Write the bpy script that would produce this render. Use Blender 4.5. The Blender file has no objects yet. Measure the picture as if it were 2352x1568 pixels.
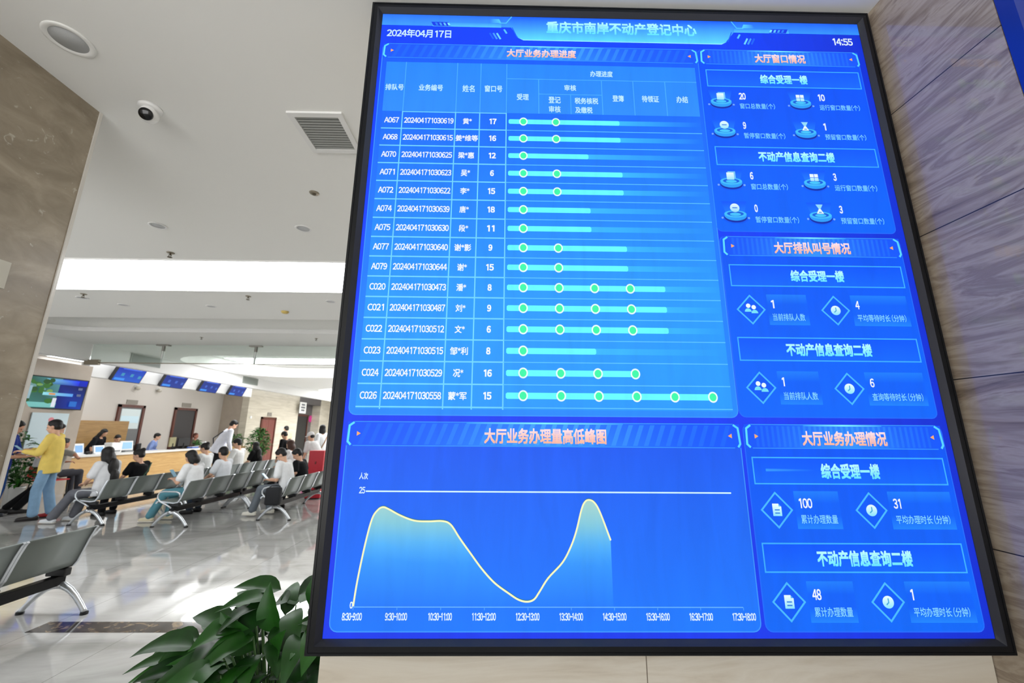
import bpy, bmesh, math, random
from mathutils import Vector, Matrix, Euler, Quaternion

scene = bpy.context.scene
COL = scene.collection
PI = math.pi
R = math.radians

# ------------------------------------------------------------------ camera
def cam_axes(pitch, yaw, roll):
    cy, sy, cp, sp = math.cos(yaw), math.sin(yaw), math.cos(pitch), math.sin(pitch)
    f = Vector((sy * cp, cy * cp, sp)); r = Vector((cy, -sy, 0)); u = r.cross(f)
    cr, sr = math.cos(roll), math.sin(roll)
    return cr * r + sr * u, -sr * r + cr * u, f

r_, u_, f_ = cam_axes(R(12.54), R(0.84), R(0.42))
cd = bpy.data.cameras.new('camera')
cam = bpy.data.objects.new('camera', cd); COL.objects.link(cam)
M = Matrix((r_, u_, -f_)).transposed().to_4x4()
M.translation = Vector((0, 0, 1.6))
cam.matrix_world = M
cd.sensor_fit = 'HORIZONTAL'; cd.sensor_width = 36.0
cd.lens = 915.0 / 2352.0 * 36.0
cd.clip_start = 0.02; cd.clip_end = 200
cd.dof.use_dof = True; cd.dof.focus_distance = 1.27; cd.dof.aperture_fstop = 4.0
scene.camera = cam

# ------------------------------------------------------------------ light and exposure
scene.view_settings.view_transform = 'Standard'
scene.view_settings.look = 'None'
scene.view_settings.gamma = 1.0
scene.view_settings.use_curve_mapping = False
scene.view_settings.exposure = 0.0
w = bpy.data.worlds.new('daylight'); scene.world = w; w.use_nodes = True
bg = w.node_tree.nodes['Background']
bg.inputs[1].default_value = 1.0
_tc = w.node_tree.nodes.new('ShaderNodeTexCoord'); _sx = w.node_tree.nodes.new('ShaderNodeSeparateXYZ'); _cr = w.node_tree.nodes.new('ShaderNodeValToRGB'); _mr = w.node_tree.nodes.new('ShaderNodeMapRange')
_mr.inputs[1].default_value = -1.0; _mr.inputs[2].default_value = 1.0
w.node_tree.links.new(_tc.outputs['Generated'], _sx.inputs[0]); w.node_tree.links.new(_sx.outputs['Z'], _mr.inputs[0]); w.node_tree.links.new(_mr.outputs[0], _cr.inputs['Fac'])
_cr.color_ramp.elements[0].position = 0.49; _cr.color_ramp.elements[0].color = (4.7, 4.65, 4.6, 1)      # lower half brightened as added fill for the ceiling
_cr.color_ramp.elements[1].position = 0.51; _cr.color_ramp.elements[1].color = (0.8, 0.86, 0.92, 1)     # hazy sky
w.node_tree.links.new(_cr.outputs['Color'], bg.inputs[0])
STRIP = 14.0          # emission of the ceiling light strips

# ------------------------------------------------------------------ helpers
def lin(c):
    return tuple(((v / 255.0) / 12.92 if v / 255.0 <= 0.04045 else ((v / 255.0 + 0.055) / 1.055) ** 2.4) for v in c)

def tag(o, label=None, cat=None, group=None, kind=None):
    if label: o['label'] = label
    if cat: o['category'] = cat
    if group: o['group'] = group
    if kind: o['kind'] = kind
    return o

def empty(name, loc=(0, 0, 0), rz=0.0, label=None, cat=None, group=None):
    o = bpy.data.objects.new(name, None); COL.objects.link(o)
    o.location = loc; o.rotation_euler = (0, 0, rz); o.empty_display_size = 0.1
    return tag(o, label, cat, group)

def link_mesh(name, me, mat, parent=None, smooth=False):
    o = bpy.data.objects.new(name, me); COL.objects.link(o)
    for m in (mat if isinstance(mat, (list, tuple)) else [mat]):
        me.materials.append(m)
    if parent is not None: o.parent = parent
    if smooth:
        me.polygons.foreach_set('use_smooth', [True] * len(me.polygons))
    return o

def ob(name, bm, mat, parent=None, smooth=False, recalc=True):
    if recalc: bmesh.ops.recalc_face_normals(bm, faces=bm.faces)
    me = bpy.data.meshes.new(name); bm.to_mesh(me); bm.free()
    return link_mesh(name, me, mat, parent, smooth)

def nb(): return bmesh.new()

def copy_tree(o, parent=None):
    c = o.copy(); COL.objects.link(c); c.parent = parent
    for ch in list(o.children): copy_tree(ch, c)
    return c

def box(bm, x0, x1, y0, y1, z0, z1, mi=0, mat=None, bev=0.0):
    vs = [bm.verts.new((x, y, z)) for x in (x0, x1) for y in (y0, y1) for z in (z0, z1)]
    fs = [(0, 1, 3, 2), (4, 6, 7, 5), (0, 4, 5, 1), (2, 3, 7, 6), (0, 2, 6, 4), (1, 5, 7, 3)]
    faces = []
    for f in fs:
        fc = bm.faces.new([vs[i] for i in f]); fc.material_index = mi; faces.append(fc)
    if bev > 0:
        es = list({e for f in faces for e in f.edges})
        res = bmesh.ops.bevel(bm, geom=es, offset=bev, segments=2, affect='EDGES', profile=0.5)
        vs = list({v for f in res['faces'] for v in f.verts} | {v for v in vs if v.is_valid})
    if mat is not None:
        bmesh.ops.transform(bm, matrix=mat, verts=[v for v in vs if v.is_valid])
    return vs

def frame_from(d):
    d = d.normalized()
    a = Vector((0, 0, 1)) if abs(d.z) < 0.95 else Vector((1, 0, 0))
    s = d.cross(a).normalized(); t = s.cross(d).normalized()
    return s, t

def ring(bm, c, s, t, rs, rt, n):
    return [bm.verts.new(c + s * (rs * math.cos(2 * PI * i / n)) + t * (rt * math.sin(2 * PI * i / n))) for i in range(n)]

def skin(bm, rings, mi=0, close=True):
    n = len(rings[0])
    for a, b in zip(rings[:-1], rings[1:]):
        for i in range(n):
            f = bm.faces.new((a[i], a[(i + 1) % n], b[(i + 1) % n], b[i])); f.material_index = mi
    if close:
        f = bm.faces.new(list(reversed(rings[0]))); f.material_index = mi
        f = bm.faces.new(rings[-1]); f.material_index = mi

def tube(bm, pts, rad, n=10, mi=0):
    pts = [Vector(p) for p in pts]
    if not isinstance(rad, (list, tuple)): rad = [rad] * len(pts)
    rings = []
    s0 = None
    for i, p in enumerate(pts):
        d = (pts[min(i + 1, len(pts) - 1)] - pts[max(i - 1, 0)])
        s, t = frame_from(d)
        if s0 is not None:
            s = (s0 - d.normalized() * s0.dot(d.normalized())).normalized(); t = s.cross(d.normalized())
            if t.length < 1e-6: s, t = frame_from(d)
        s0 = s
        rings.append(ring(bm, p, s, t.normalized(), rad[i], rad[i], n))
    skin(bm, rings, mi)

def cyl(bm, p0, p1, r0, r1=None, n=16, mi=0):
    tube(bm, [p0, p1], [r0, r0 if r1 is None else r1], n, mi)

def lathe(bm, prof, n=24, loc=(0, 0, 0), axis='Z', mi=0):
    L = Vector(loc); rings = []
    for (r, h) in prof:
        rr = []
        for i in range(n):
            a = 2 * PI * i / n
            x, y = max(r, 1e-4) * math.cos(a), max(r, 1e-4) * math.sin(a)
            v = {'Z': (x, y, h), 'X': (h, x, y), 'Y': (x, h, y)}[axis]
            rr.append(bm.verts.new(L + Vector(v)))
        rings.append(rr)
    skin(bm, rings, mi)

def ellipsoid(bm, c, r, rot=None, nu=14, nv=9, mi=0):
    c = Vector(c); rings = []
    for j in range(1, nv):
        th = PI * j / nv
        rr = []
        for i in range(nu):
            a = 2 * PI * i / nu
            v = Vector((r[0] * math.sin(th) * math.cos(a), r[1] * math.sin(th) * math.sin(a), r[2] * math.cos(th)))
            if rot is not None: v = rot @ v
            rr.append(bm.verts.new(c + v))
        rings.append(rr)
    top = Vector((0, 0, r[2])); bot = Vector((0, 0, -r[2]))
    if rot is not None: top = rot @ top; bot = rot @ bot
    vt, vb = bm.verts.new(c + top), bm.verts.new(c + bot)
    for a, b in zip(rings[:-1], rings[1:]):
        for i in range(nu):
            f = bm.faces.new((a[i], b[i], b[(i + 1) % nu], a[(i + 1) % nu])); f.material_index = mi
    for i in range(nu):
        f = bm.faces.new((vt, rings[0][i], rings[0][(i + 1) % nu])); f.material_index = mi
        f = bm.faces.new((vb, rings[-1][(i + 1) % nu], rings[-1][i])); f.material_index = mi

def capsule(bm, p0, p1, r0, r1, n=12):
    p0, p1 = Vector(p0), Vector(p1); d = p1 - p0
    if d.length < 1e-5: d = Vector((0, 0, 1e-4))
    s, t = frame_from(d); dn = d.normalized(); rings = []
    for a in (-75, -45, -15): rings.append(ring(bm, p0 + dn * (r0 * math.sin(R(a))), s, t, r0 * math.cos(R(a)), r0 * math.cos(R(a)), n))
    for a in (15, 45, 75): rings.append(ring(bm, p1 + dn * (r1 * math.sin(R(a))), s, t, r1 * math.cos(R(a)), r1 * math.cos(R(a)), n))
    skin(bm, rings)

# ------------------------------------------------------------------ materials
MATS = {}
def nodes_of(m):
    m.use_nodes = True
    return m.node_tree.nodes, m.node_tree.links, m.node_tree.nodes['Principled BSDF']

def mat(name, rgb, rough=0.6, metal=0.0, spec=0.5, var=0.0, vscale=8.0, emit=None, estr=0.0, coat=0.0, bump=0.0, trans=0.0):
    if name in MATS: return MATS[name]
    m = bpy.data.materials.new(name); N, L, b = nodes_of(m)
    c = lin(rgb)
    b.inputs['Base Color'].default_value = (*c, 1)
    b.inputs['Roughness'].default_value = rough
    b.inputs['Metallic'].default_value = metal
    b.inputs['Specular IOR Level'].default_value = spec
    b.inputs['Coat Weight'].default_value = coat
    if trans: b.inputs['Transmission Weight'].default_value = trans
    if emit is not None:
        b.inputs['Emission Color'].default_value = (*lin(emit), 1); b.inputs['Emission Strength'].default_value = estr
    if var > 0 or bump > 0:
        tc = N.new('ShaderNodeTexCoord'); nz = N.new('ShaderNodeTexNoise'); nz.inputs['Scale'].default_value = vscale
        nz.inputs['Detail'].default_value = 5
        L.new(tc.outputs['Object'], nz.inputs['Vector'])
        if var > 0:
            cr = N.new('ShaderNodeValToRGB')
            cr.color_ramp.elements[0].position = 0.3; cr.color_ramp.elements[1].position = 0.7
            cr.color_ramp.elements[0].color = (*[v * (1 - var) for v in c], 1)
            cr.color_ramp.elements[1].color = (*[min(1, v * (1 + var)) for v in c], 1)
            L.new(nz.outputs['Fac'], cr.inputs['Fac']); L.new(cr.outputs['Color'], b.inputs['Base Color'])
        if bump > 0:
            bp = N.new('ShaderNodeBump'); bp.inputs['Strength'].default_value = bump; bp.inputs['Distance'].default_value = 0.01
            L.new(nz.outputs['Fac'], bp.inputs['Height']); L.new(bp.outputs['Normal'], b.inputs['Normal'])
    MATS[name] = m
    return m

def stone(name, ramp, scale=(1, 1, 1), rot=(0, 0, 0), nscale=3.0, dist=1.5, rough=0.15, joints=None, fleck=None, detail=8, coat=0.0, spec=0.5, coat_rough=0.05):
    """polished stone: stretched noise through a colour ramp, optional panel joints (list of (axis, period, offset, width, colour))"""
    m = bpy.data.materials.new(name); N, L, b = nodes_of(m)
    tc = N.new('ShaderNodeTexCoord'); mp = N.new('ShaderNodeMapping')
    mp.inputs['Scale'].default_value = scale; mp.inputs['Rotation'].default_value = rot
    L.new(tc.outputs['Object'], mp.inputs['Vector'])
    nz = N.new('ShaderNodeTexNoise'); nz.inputs['Scale'].default_value = nscale; nz.inputs['Detail'].default_value = detail
    nz.inputs['Roughness'].default_value = 0.6; nz.inputs['Distortion'].default_value = dist
    L.new(mp.outputs['Vector'], nz.inputs['Vector'])
    cr = N.new('ShaderNodeValToRGB'); L.new(nz.outputs['Fac'], cr.inputs['Fac'])
    el = cr.color_ramp.elements
    for i, (p, c) in enumerate(ramp):
        e = el[i] if i < 2 else el.new(p)
        e.position = p; e.color = (*lin(c), 1)
    out = cr.outputs['Color']
    if fleck:
        n2 = N.new('ShaderNodeTexNoise'); n2.inputs['Scale'].default_value = fleck[0]; n2.inputs['Detail'].default_value = 6
        n2.inputs['Distortion'].default_value = 2.0
        L.new(tc.outputs['Object'], n2.inputs['Vector'])
        c2 = N.new('ShaderNodeValToRGB'); c2.color_ramp.elements[0].position = fleck[1]; c2.color_ramp.elements[1].position = fleck[2]
        L.new(n2.outputs['Fac'], c2.inputs['Fac'])
        mx = N.new('ShaderNodeMix'); mx.data_type = 'RGBA'
        L.new(c2.outputs['Color'], mx.inputs['Factor']); L.new(out, mx.inputs[6]); mx.inputs[7].default_value = (*lin(fleck[3]), 1)
        out = mx.outputs[2]
    for (ax, per, off, wid, c) in (joints or []):
        sx = N.new('ShaderNodeSeparateXYZ'); L.new(tc.outputs['Object'], sx.inputs[0])
        a = N.new('ShaderNodeMath'); a.operation = 'SUBTRACT'; L.new(sx.outputs[ax], a.inputs[0]); a.inputs[1].default_value = off - wid / 2
        mo = N.new('ShaderNodeMath'); mo.operation = 'FLOORED_MODULO'; L.new(a.outputs[0], mo.inputs[0]); mo.inputs[1].default_value = per
        lt = N.new('ShaderNodeMath'); lt.operation = 'LESS_THAN'; L.new(mo.outputs[0], lt.inputs[0]); lt.inputs[1].default_value = wid
        mx = N.new('ShaderNodeMix'); mx.data_type = 'RGBA'
        L.new(lt.outputs[0], mx.inputs['Factor']); L.new(out, mx.inputs[6]); mx.inputs[7].default_value = (*lin(c), 1)
        out = mx.outputs[2]
    L.new(out, b.inputs['Base Color'])
    b.inputs['Roughness'].default_value = rough; b.inputs['Coat Weight'].default_value = coat; b.inputs['Specular IOR Level'].default_value = spec
    b.inputs['Coat Roughness'].default_value = coat_rough
    return m

def wood(name, c0, c1, scale=(1, 1, 12), rough=0.35):
    return stone(name, [(0.35, c0), (0.65, c1)], scale=scale, nscale=2.0, dist=0.6, rough=rough, detail=6)

M_CEIL = mat('ceiling_paint', (232, 232, 228), 0.75, spec=0.2)
M_WHITE = mat('white_paint', (226, 226, 224), 0.6, spec=0.3)
M_BEIGE = mat('warm_wall_paint', (204, 198, 190), 0.7, spec=0.25)
M_DKGREY = mat('dark_grey_cladding', (98, 94, 94), 0.4)
M_BLACK = mat('black_metal', (9, 10, 12), 0.3, spec=0.25)
M_BLKP = mat('black_plastic', (18, 18, 19), 0.5)
M_CHROME = mat('polished_aluminium', (205, 207, 210), 0.22, metal=1.0)
M_STEEL = mat('brushed_steel', (150, 148, 142), 0.35, metal=1.0)
M_WPLAST = mat('white_plastic', (228, 228, 226), 0.4)
M_GREYPL = mat('grey_plastic', (120, 122, 122), 0.5)
M_RED = mat('red_plastic', (196, 18, 26), 0.35)
M_LIGHT = mat('strip_diffuser', (255, 255, 255), 0.6, emit=(250, 252, 255), estr=STRIP)
M_GLASS = mat('clear_glass', (236, 246, 242), 0.02, trans=1.0)
M_PILLAR = stone('beige_mottled_marble', [(0.25, (124, 112, 94)), (0.5, (150, 138, 119)), (0.75, (172, 160, 140))], scale=(1, 0.7, 1.3), nscale=7.0, dist=0.5, rough=0.3,
                 fleck=(20.0, 0.66, 0.74, (184, 176, 160)), detail=12)
M_TRAV = stone('cream_travertine', [(0.22, (172, 158, 136)), (0.45, (208, 198, 180)), (0.55, (216, 208, 192)), (0.8, (190, 176, 152))], scale=(0.8, 0.8, 6.0), nscale=1.4, dist=1.2,
               rough=0.18, joints=[(0, 1.15, 0.42, 0.003, (120, 108, 92))])
M_RIGHT = stone('veined_grey_marble', [(0.25, (92, 76, 62)), (0.4, (146, 130, 112)), (0.5, (172, 157, 138)), (0.58, (138, 122, 106)), (0.66, (166, 151, 133)), (0.8, (188, 175, 158))],
                scale=(0.8, 1.0, 6.0), rot=(R(-12), 0, 0), nscale=2.8, dist=0.8, detail=12, rough=0.35, joints=[(2, 0.505, 1.265, 0.0035, (40, 36, 34))], coat=1.0, spec=0.2, coat_rough=0.012)
M_CREAM = stone('cream_tile', [(0.3, (196, 188, 170)), (0.7, (222, 215, 198))], scale=(1, 0.6, 5), nscale=1.2, dist=0.8, rough=0.2,
                joints=[(2, 0.6, 0.1, 0.008, (176, 168, 150))])
M_TAUPE = stone('taupe_stone_and_shaded_tile', [(0.3, (166, 154, 140)), (0.7, (182, 170, 156))], nscale=1.0, dist=0.6, rough=0.25)
M_FLOOR = stone('polished_grey_marble_tile', [(0.22, (136, 134, 130)), (0.45, (172, 171, 168)), (0.6, (186, 185, 182)), (0.8, (152, 150, 146))], scale=(0.7, 1.7, 1), rot=(0, 0, R(28)), nscale=0.8,
                dist=1.6, rough=0.05, joints=[(0, 0.8, 0.25, 0.004, (112, 110, 106)), (1, 0.8, 0.47, 0.004, (124, 122, 118))], coat=0.35)
M_BAND = stone('dark_emperador_marble', [(0.3, (34, 26, 22)), (0.55, (58, 46, 38)), (0.68, (140, 120, 92))], nscale=5.0, dist=2.5, rough=0.08, coat=0.0, spec=0.25)
M_OAK = wood('oak_veneer', (186, 146, 88), (206, 168, 110))
M_OAKD = wood('oak_panel', (150, 114, 62), (172, 134, 78), scale=(1, 1, 9))
M_MAHOG = wood('red_brown_wood', (78, 34, 22), (98, 46, 30), scale=(6, 6, 1))
M_MAHOGL = wood('mahogany_leaf', (112, 60, 54), (128, 72, 64), scale=(6, 6, 1))

# ------------------------------------------------------------------ the room
def struct(name, bm, m, label=None, smooth=False):
    o = ob(name, bm, m, None, smooth)
    return tag(o, label, None, None, 'structure')

HC, HR, HT_ = 3.26, 3.5, 3.9       # lobby ceiling, hall ring ceiling, hall light trays
b = nb(); box(b, -15, 3.5, -4, 31, -0.1, 0.0); struct('floor', b, M_FLOOR, 'polished grey marble tile floor of the hall')
b = nb(); box(b, -3.81, -1.3, 3.66, 3.842, -0.02, 0.0015); struct('trim_1', b, M_BAND, 'dark brown marble band inlaid in the grey floor')
b = nb(); box(b, -9.7, 3.5, -6, 6.05, HC, HC + 0.12); struct('ceiling', b, M_CEIL, 'white painted ceiling over the display with one long light strip')
b = nb(); box(b, -9.7, 3.5, 6.05, 31, HT_, HT_ + 0.1); box(b, -9.7, 3.5, 5.95, 6.05, HC + .12, HT_); struct('ceiling_hall', b, M_CEIL, 'high white ceiling inside the hall light trays')
b = nb(); box(b, -15, -9.86, 4.5, 31, 3.55, 3.65); struct('ceiling_over_counter', b, M_CEIL, 'white ceiling over the service counter')

def rrect(x0, x1, y0, y1, r, n=8):
    pts = []
    for cx, cy, a0 in ((x1 - r, y0 + r, -90), (x1 - r, y1 - r, 0), (x0 + r, y1 - r, 90), (x0 + r, y0 + r, 180)):
        for k in range(n + 1):
            a = R(a0 + 90 * k / n); pts.append((cx + r * math.cos(a), cy + r * math.sin(a)))
    return pts

def ring_ceiling():
    b = nb()
    outer = [(-9.7, 31), (3.4, 31), (3.4, 8.0)]
    r = 1.2
    for k in range(0, 11):
        a = R(90 + 90 * k / 10); outer.append((-8.3 + r * math.cos(a), 8.0 - r + r * math.sin(a)))
    outer += [(-9.5, 6.05), (-9.7, 6.05)]
    holes = [rrect(-9.62, 2.6, 10.72, 15.2, 1.6), rrect(-9.62, 2.6, 19.4, 25.6, 1.6)]
    edges = []
    loops = [outer] + holes
    for lp in loops:
        vs = [b.verts.new((x, y, HR)) for x, y in lp]
        for i in range(len(vs)): edges.append(b.edges.new((vs[i], vs[(i + 1) % len(vs)])))
    bmesh.ops.triangle_fill(b, use_beauty=True, use_dissolve=False, edges=edges)
    for lp in loops:
        lo = [b.verts.new((x, y, HR)) for x, y in lp]; hi = [b.verts.new((x, y, HT_)) for x, y in lp]
        for i in range(len(lo)):
            j = (i + 1) % len(lo)
            b.faces.new((lo[i], lo[j], hi[j], hi[i]))
    bmesh.ops.remove_doubles(b, verts=b.verts, dist=1e-5)
    struct('ceiling_ring', b, M_CEIL, 'lower white hall ceiling with round cornered light trays')
    b = nb()
    path = outer[2:14]
    for (x0, y0), (x1, y1) in zip(path[:-1], path[1:]):
        d = Vector((x1 - x0, y1 - y0, 0)).normalized(); n = Vector((d.y, -d.x, 0))
        if n.y > 0: n = -n
        p = [Vector((x0, y0, HR - 0.012)), Vector((x1, y1, HR - 0.012))]
        q = [v + n * 0.06 for v in p]
        top = [v + Vector((0, 0, 0.09)) for v in p + q]
        vs = [b.verts.new(v) for v in (p[0], p[1], q[1], q[0], top[0], top[1], top[3], top[2])]
        for f in ((0, 1, 2, 3), (7, 6, 5, 4), (0, 4, 5, 1), (1, 5, 6, 2), (2, 6, 7, 3), (3, 7, 4, 0)):
            b.faces.new([vs[i] for i in f])
    struct('trim_2', b, M_WHITE, 'white plaster lip along the edge of the near light tray')
ring_ceiling()
b = nb(); box(b, -9.88, -9.7, 3.0, 31, 3.1, 3.9); struct('ceiling_beam', b, M_WHITE, 'long white downstand beam along the hall edge above the counter')

b = nb(); box(b, -0.53, 1.452, 1.335, 1.9, 0, HC); struct('wall_display', b, M_TRAV, 'cream travertine wall carrying the big display')
b = nb(); box(b, 1.454, 1.75, 0.925, 1.9, 0, HC); struct('wall_right', b, M_RIGHT, 'polished veined marble side wall right of the display')
b = nb(); box(b, 1.454, 1.80, 0.885, 0.923, 0, HC)
M_BLUE_REFL = mat('metal_blue_reflection', (18, 52, 150), 0.25, metal=0.3)  # blue reflection of the screen painted into the trim's base colour
struct('trim_3', b, M_BLUE_REFL, 'vertical metal corner strip of the side wall with blue screen reflection painted in')
b = nb(); box(b, 1.60, 1.8, -4.5, 0.885, 0, HC); struct('wall_lobby', b, M_BEIGE, 'beige wall just beyond the blue corner strip')
b = nb(); box(b, -3.2, -2.21, 0.3, 1.876, 0, HC); struct('pillar', b, M_PILLAR, 'large beige mottled marble pillar in the left foreground')
b = nb(); box(b, -2.222, -2.204, 1.868, 1.882, 0, HC); struct('trim_4', b, mat('pale_edge_glint', (210, 206, 198), 0.2), 'pale strip painting the glint of the polished marble pillar corner')  # edge highlight painted as a thin pale strip

b = nb(); box(b, 2.0, 2.2, 1.9, 31, 0, HT_); struct('wall_side', b, M_BEIGE, 'beige wall on the far right side of the hall')

b = nb(); box(b, -13.2, -13.0, 4.5, 18.7, 0, 3.55); struct('wall_back', b, M_BEIGE, 'warm white wall behind the service counter')
b = nb(); box(b, -13.2, -11.80, 18.7, 18.95, 0, 3.55); struct('wall_return', b, M_TAUPE, 'tiled return wall past the counter, its shade painted as taupe')  # shaded side of the stone block; the shade is in the tile colour
b = nb(); box(b, -12.1, -11.79, 18.68, 23.2, 0, 3.55); struct('wall_left', b, M_CREAM, 'cream tiled wall with the mahogany double door')
b = nb(); box(b, -12.6, -12.3, 23.2, 26.0, 0, 3.55); box(b, -12.3, -11.79, 23.2, 25.9, 3.02, 3.55)
struct('wall_recess', b, M_DKGREY, 'dark grey recessed wall with the dark door')
b = nb(); box(b, -12.6, -11.79, 25.9, 31, 0, 3.55); struct('wall_corner', b, M_CREAM, 'cream tiled wall past the dark door')
b = nb(); box(b, -12.6, 3.5, 30.9, 31.1, 0, 3.9); struct('wall_far', b, M_CREAM, 'cream far end wall of the hall')
b = nb(); box(b, -11.3, -10.8, 9.05, 10.5, 0, 3.14); struct('pillar_screen', b, M_TAUPE, 'taupe stone pillar carrying the wall television')
b = nb(); box(b, -11.12, -10.9, 10.5, 17.35, 2.9, 3.28); struct('trim_5', b, M_WHITE, 'white fascia over the counter carrying tilted monitors')

# dark cladding strip joints on the front of the display wall are in its material; doors next
def door(name, x, y0, y1, h, leafm, label, leaf_open=False, glass=False, double=False):
    t = empty(name, (x, (y0 + y1) / 2, 0)); tag(t, label, None, None, 'structure')
    hw = (y1 - y0) / 2
    b = nb()
    box(b, 0, 0.06, -hw, -hw + 0.09, 0, h); box(b, 0, 0.06, hw - 0.09, hw, 0, h); box(b, 0, 0.06, -hw, hw, h - 0.09, h)
    ob('door_frame', b, M_MAHOG, t)
    if double:
        for s in (-1, 1):
            b = nb(); box(b, 0.005, 0.035, min(s * 0.006, s * (hw - 0.09)), max(s * 0.006, s * (hw - 0.09)), 0.01, h - 0.09, bev=0.004)
            lf = ob('door_leaf', b, leafm, t)
            b = nb(); tube(b, [(0.06, s * 0.09, 1.0), (0.06, s * 0.09, 1.25)], 0.012); ob('door_handle', b, M_STEEL, lf)
    else:
        b = nb(); box(b, 0.005, 0.03, -hw + 0.09, hw - 0.09, 0.01, h - 0.09)
        lf = ob('door_leaf', b, leafm, t)
        if glass:
            b = nb(); box(b, 0.03, 0.036, -hw + 0.14, hw - 0.14, 1.55, h - 0.14); ob('door_window', b, mat('bright_frosted_pane', (215, 228, 228), 0.3), lf)
            b = nb(); box(b, 0.036, 0.04, -hw + 0.16, hw - 0.18, 1.75, 1.98); ob('notice', b, mat('pale_blue_paper', (210, 236, 246), 0.6), lf)
        b = nb(); tube(b, [(0.03, hw - 0.16, 1.02), (0.07, hw - 0.16, 1.02), (0.07, hw - 0.28, 1.02)], 0.011); ob('door_handle', b, M_STEEL, lf)
    return t

M_DGLASS = mat('grey_door_glass', (120, 122, 122), 0.2)
M_DARKLEAF = mat('dark_open_doorway', (52, 48, 48), 0.5)
door('door_1', -13.0, 13.72, 14.72, 2.36, M_DGLASS, 'red brown framed door with a bright upper pane', glass=True)
door('door_2', -13.0, 16.05, 17.2, 2.38, M_DARKLEAF, 'red brown framed dark doorway behind the counter')
door('door_3', -11.79, 19.75, 21.0, 2.14, M_MAHOGL, 'mahogany double door in the cream tiled wall', double=True)
door('door_4', -12.3, 23.95, 25.4, 2.42, mat('charcoal_leaf', (38, 38, 40), 0.4), 'dark door in the grey recess')

# ------------------------------------------------------------------ ceiling lights
def ceiling_light(x0, x1, y0, y1, z, label, group=None, k=1.0):
    t = empty('ceiling_light', ((x0 + x1) / 2, (y0 + y1) / 2, z), 0, label, 'ceiling light', group)
    hx, hy = (x1 - x0) / 2, (y1 - y0) / 2
    b = nb(); box(b, -hx, hx, -hy, hy, -0.008, -0.002); ob('diffuser', b, M_LIGHT if k == 1.0 else mat('strip_diffuser_%d' % round(k * 100), (255, 255, 255), 0.6, emit=(250, 252, 255), estr=STRIP * k), t)
    b = nb()
    for a in ((-hx - 0.012, hx + 0.012, -hy - 0.012, -hy), (-hx - 0.012, hx + 0.012, hy, hy + 0.012), (-hx - 0.012, -hx, -hy, hy), (hx, hx + 0.012, -hy, hy)):
        box(b, *a, -0.012, 0.0)
    ob('frame', b, M_WHITE, t)
ceiling_light(-6.6, 1.9, 3.815, 4.725, HC, 'long white glowing strip light nearest the camera, spanning the ceiling', None, 0.5)
ceiling_light(-9.45, 1.9, 13.3, 14.65, HT_, 'glowing strip light in the second ceiling tray, seen beyond the glass screen')
ceiling_light(-9.4, 1.9, 21.9, 24.6, HT_, 'small far strip light seen beside the display frame')
ceiling_light(-12.9, -11.7, 11.2, 12.4, 3.55, 'short light panel seen above the wall television', None, 0.6)
ceiling_light(-12.3, -11.9, 14.0, 16.0, 3.55, 'unseen short light panel added over the service counter behind the fascia', None, 0.45)  # unseen panel hidden by the fascia, sized for its light on the wall
ceiling_light(-10.75, -10.1, 10.0, 26.0, 3.55, 'unseen long light panel added between the white beam and the fascia', None, 0.22)  # out of sight behind the beam, added to brighten cream wall and fascia

# ------------------------------------------------------------------ the big display
# screen layout in millimetres: U to the right, V down, from the screen's top left corner
SX, SZ, SY = -0.503, 3.208, 1.27
SW, SH = 1905.0, 2178.0
disp = empty('display_board', (0.45, 1.335, 0.996), 0, 'huge black framed blue information display of tables and a chart', 'display')
DORG = Vector((0.45, 1.335, 0.996))

def screen_mat():
    m = bpy.data.materials.new('lit_screen_pixels'); N, L, b = nodes_of(m)
    at = N.new('ShaderNodeAttribute'); at.attribute_name = 'Col'
    tc = N.new('ShaderNodeTexCoord')
    mp = N.new('ShaderNodeMapping'); mp.inputs['Scale'].default_value = (9.0, 1.0, 1.6); L.new(tc.outputs['Object'], mp.inputs['Vector'])
    nz = N.new('ShaderNodeTexNoise'); nz.inputs['Scale'].default_value = 2.2; nz.inputs['Detail'].default_value = 6; nz.inputs['Distortion'].default_value = 0.8
    L.new(mp.outputs['Vector'], nz.inputs['Vector'])
    mr = N.new('ShaderNodeMapRange'); mr.inputs[1].default_value = 0.3; mr.inputs[2].default_value = 0.72; mr.inputs[3].default_value = 0.95; mr.inputs[4].default_value = 1.05
    L.new(nz.outputs['Fac'], mr.inputs[0])
    mx = N.new('ShaderNodeVectorMath'); mx.operation = 'SCALE'
    L.new(at.outputs['Color'], mx.inputs[0]); L.new(mr.outputs[0], mx.inputs['Scale'])
    b.inputs['Base Color'].default_value = (0.004, 0.004, 0.005, 1); b.inputs['Roughness'].default_value = 0.5
    b.inputs['Specular IOR Level'].default_value = 0.15
    L.new(mx.outputs[0], b.inputs['Emission Color']); b.inputs['Emission Strength'].default_value = 1.0
    return m
M_SCREEN = screen_mat()

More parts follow.
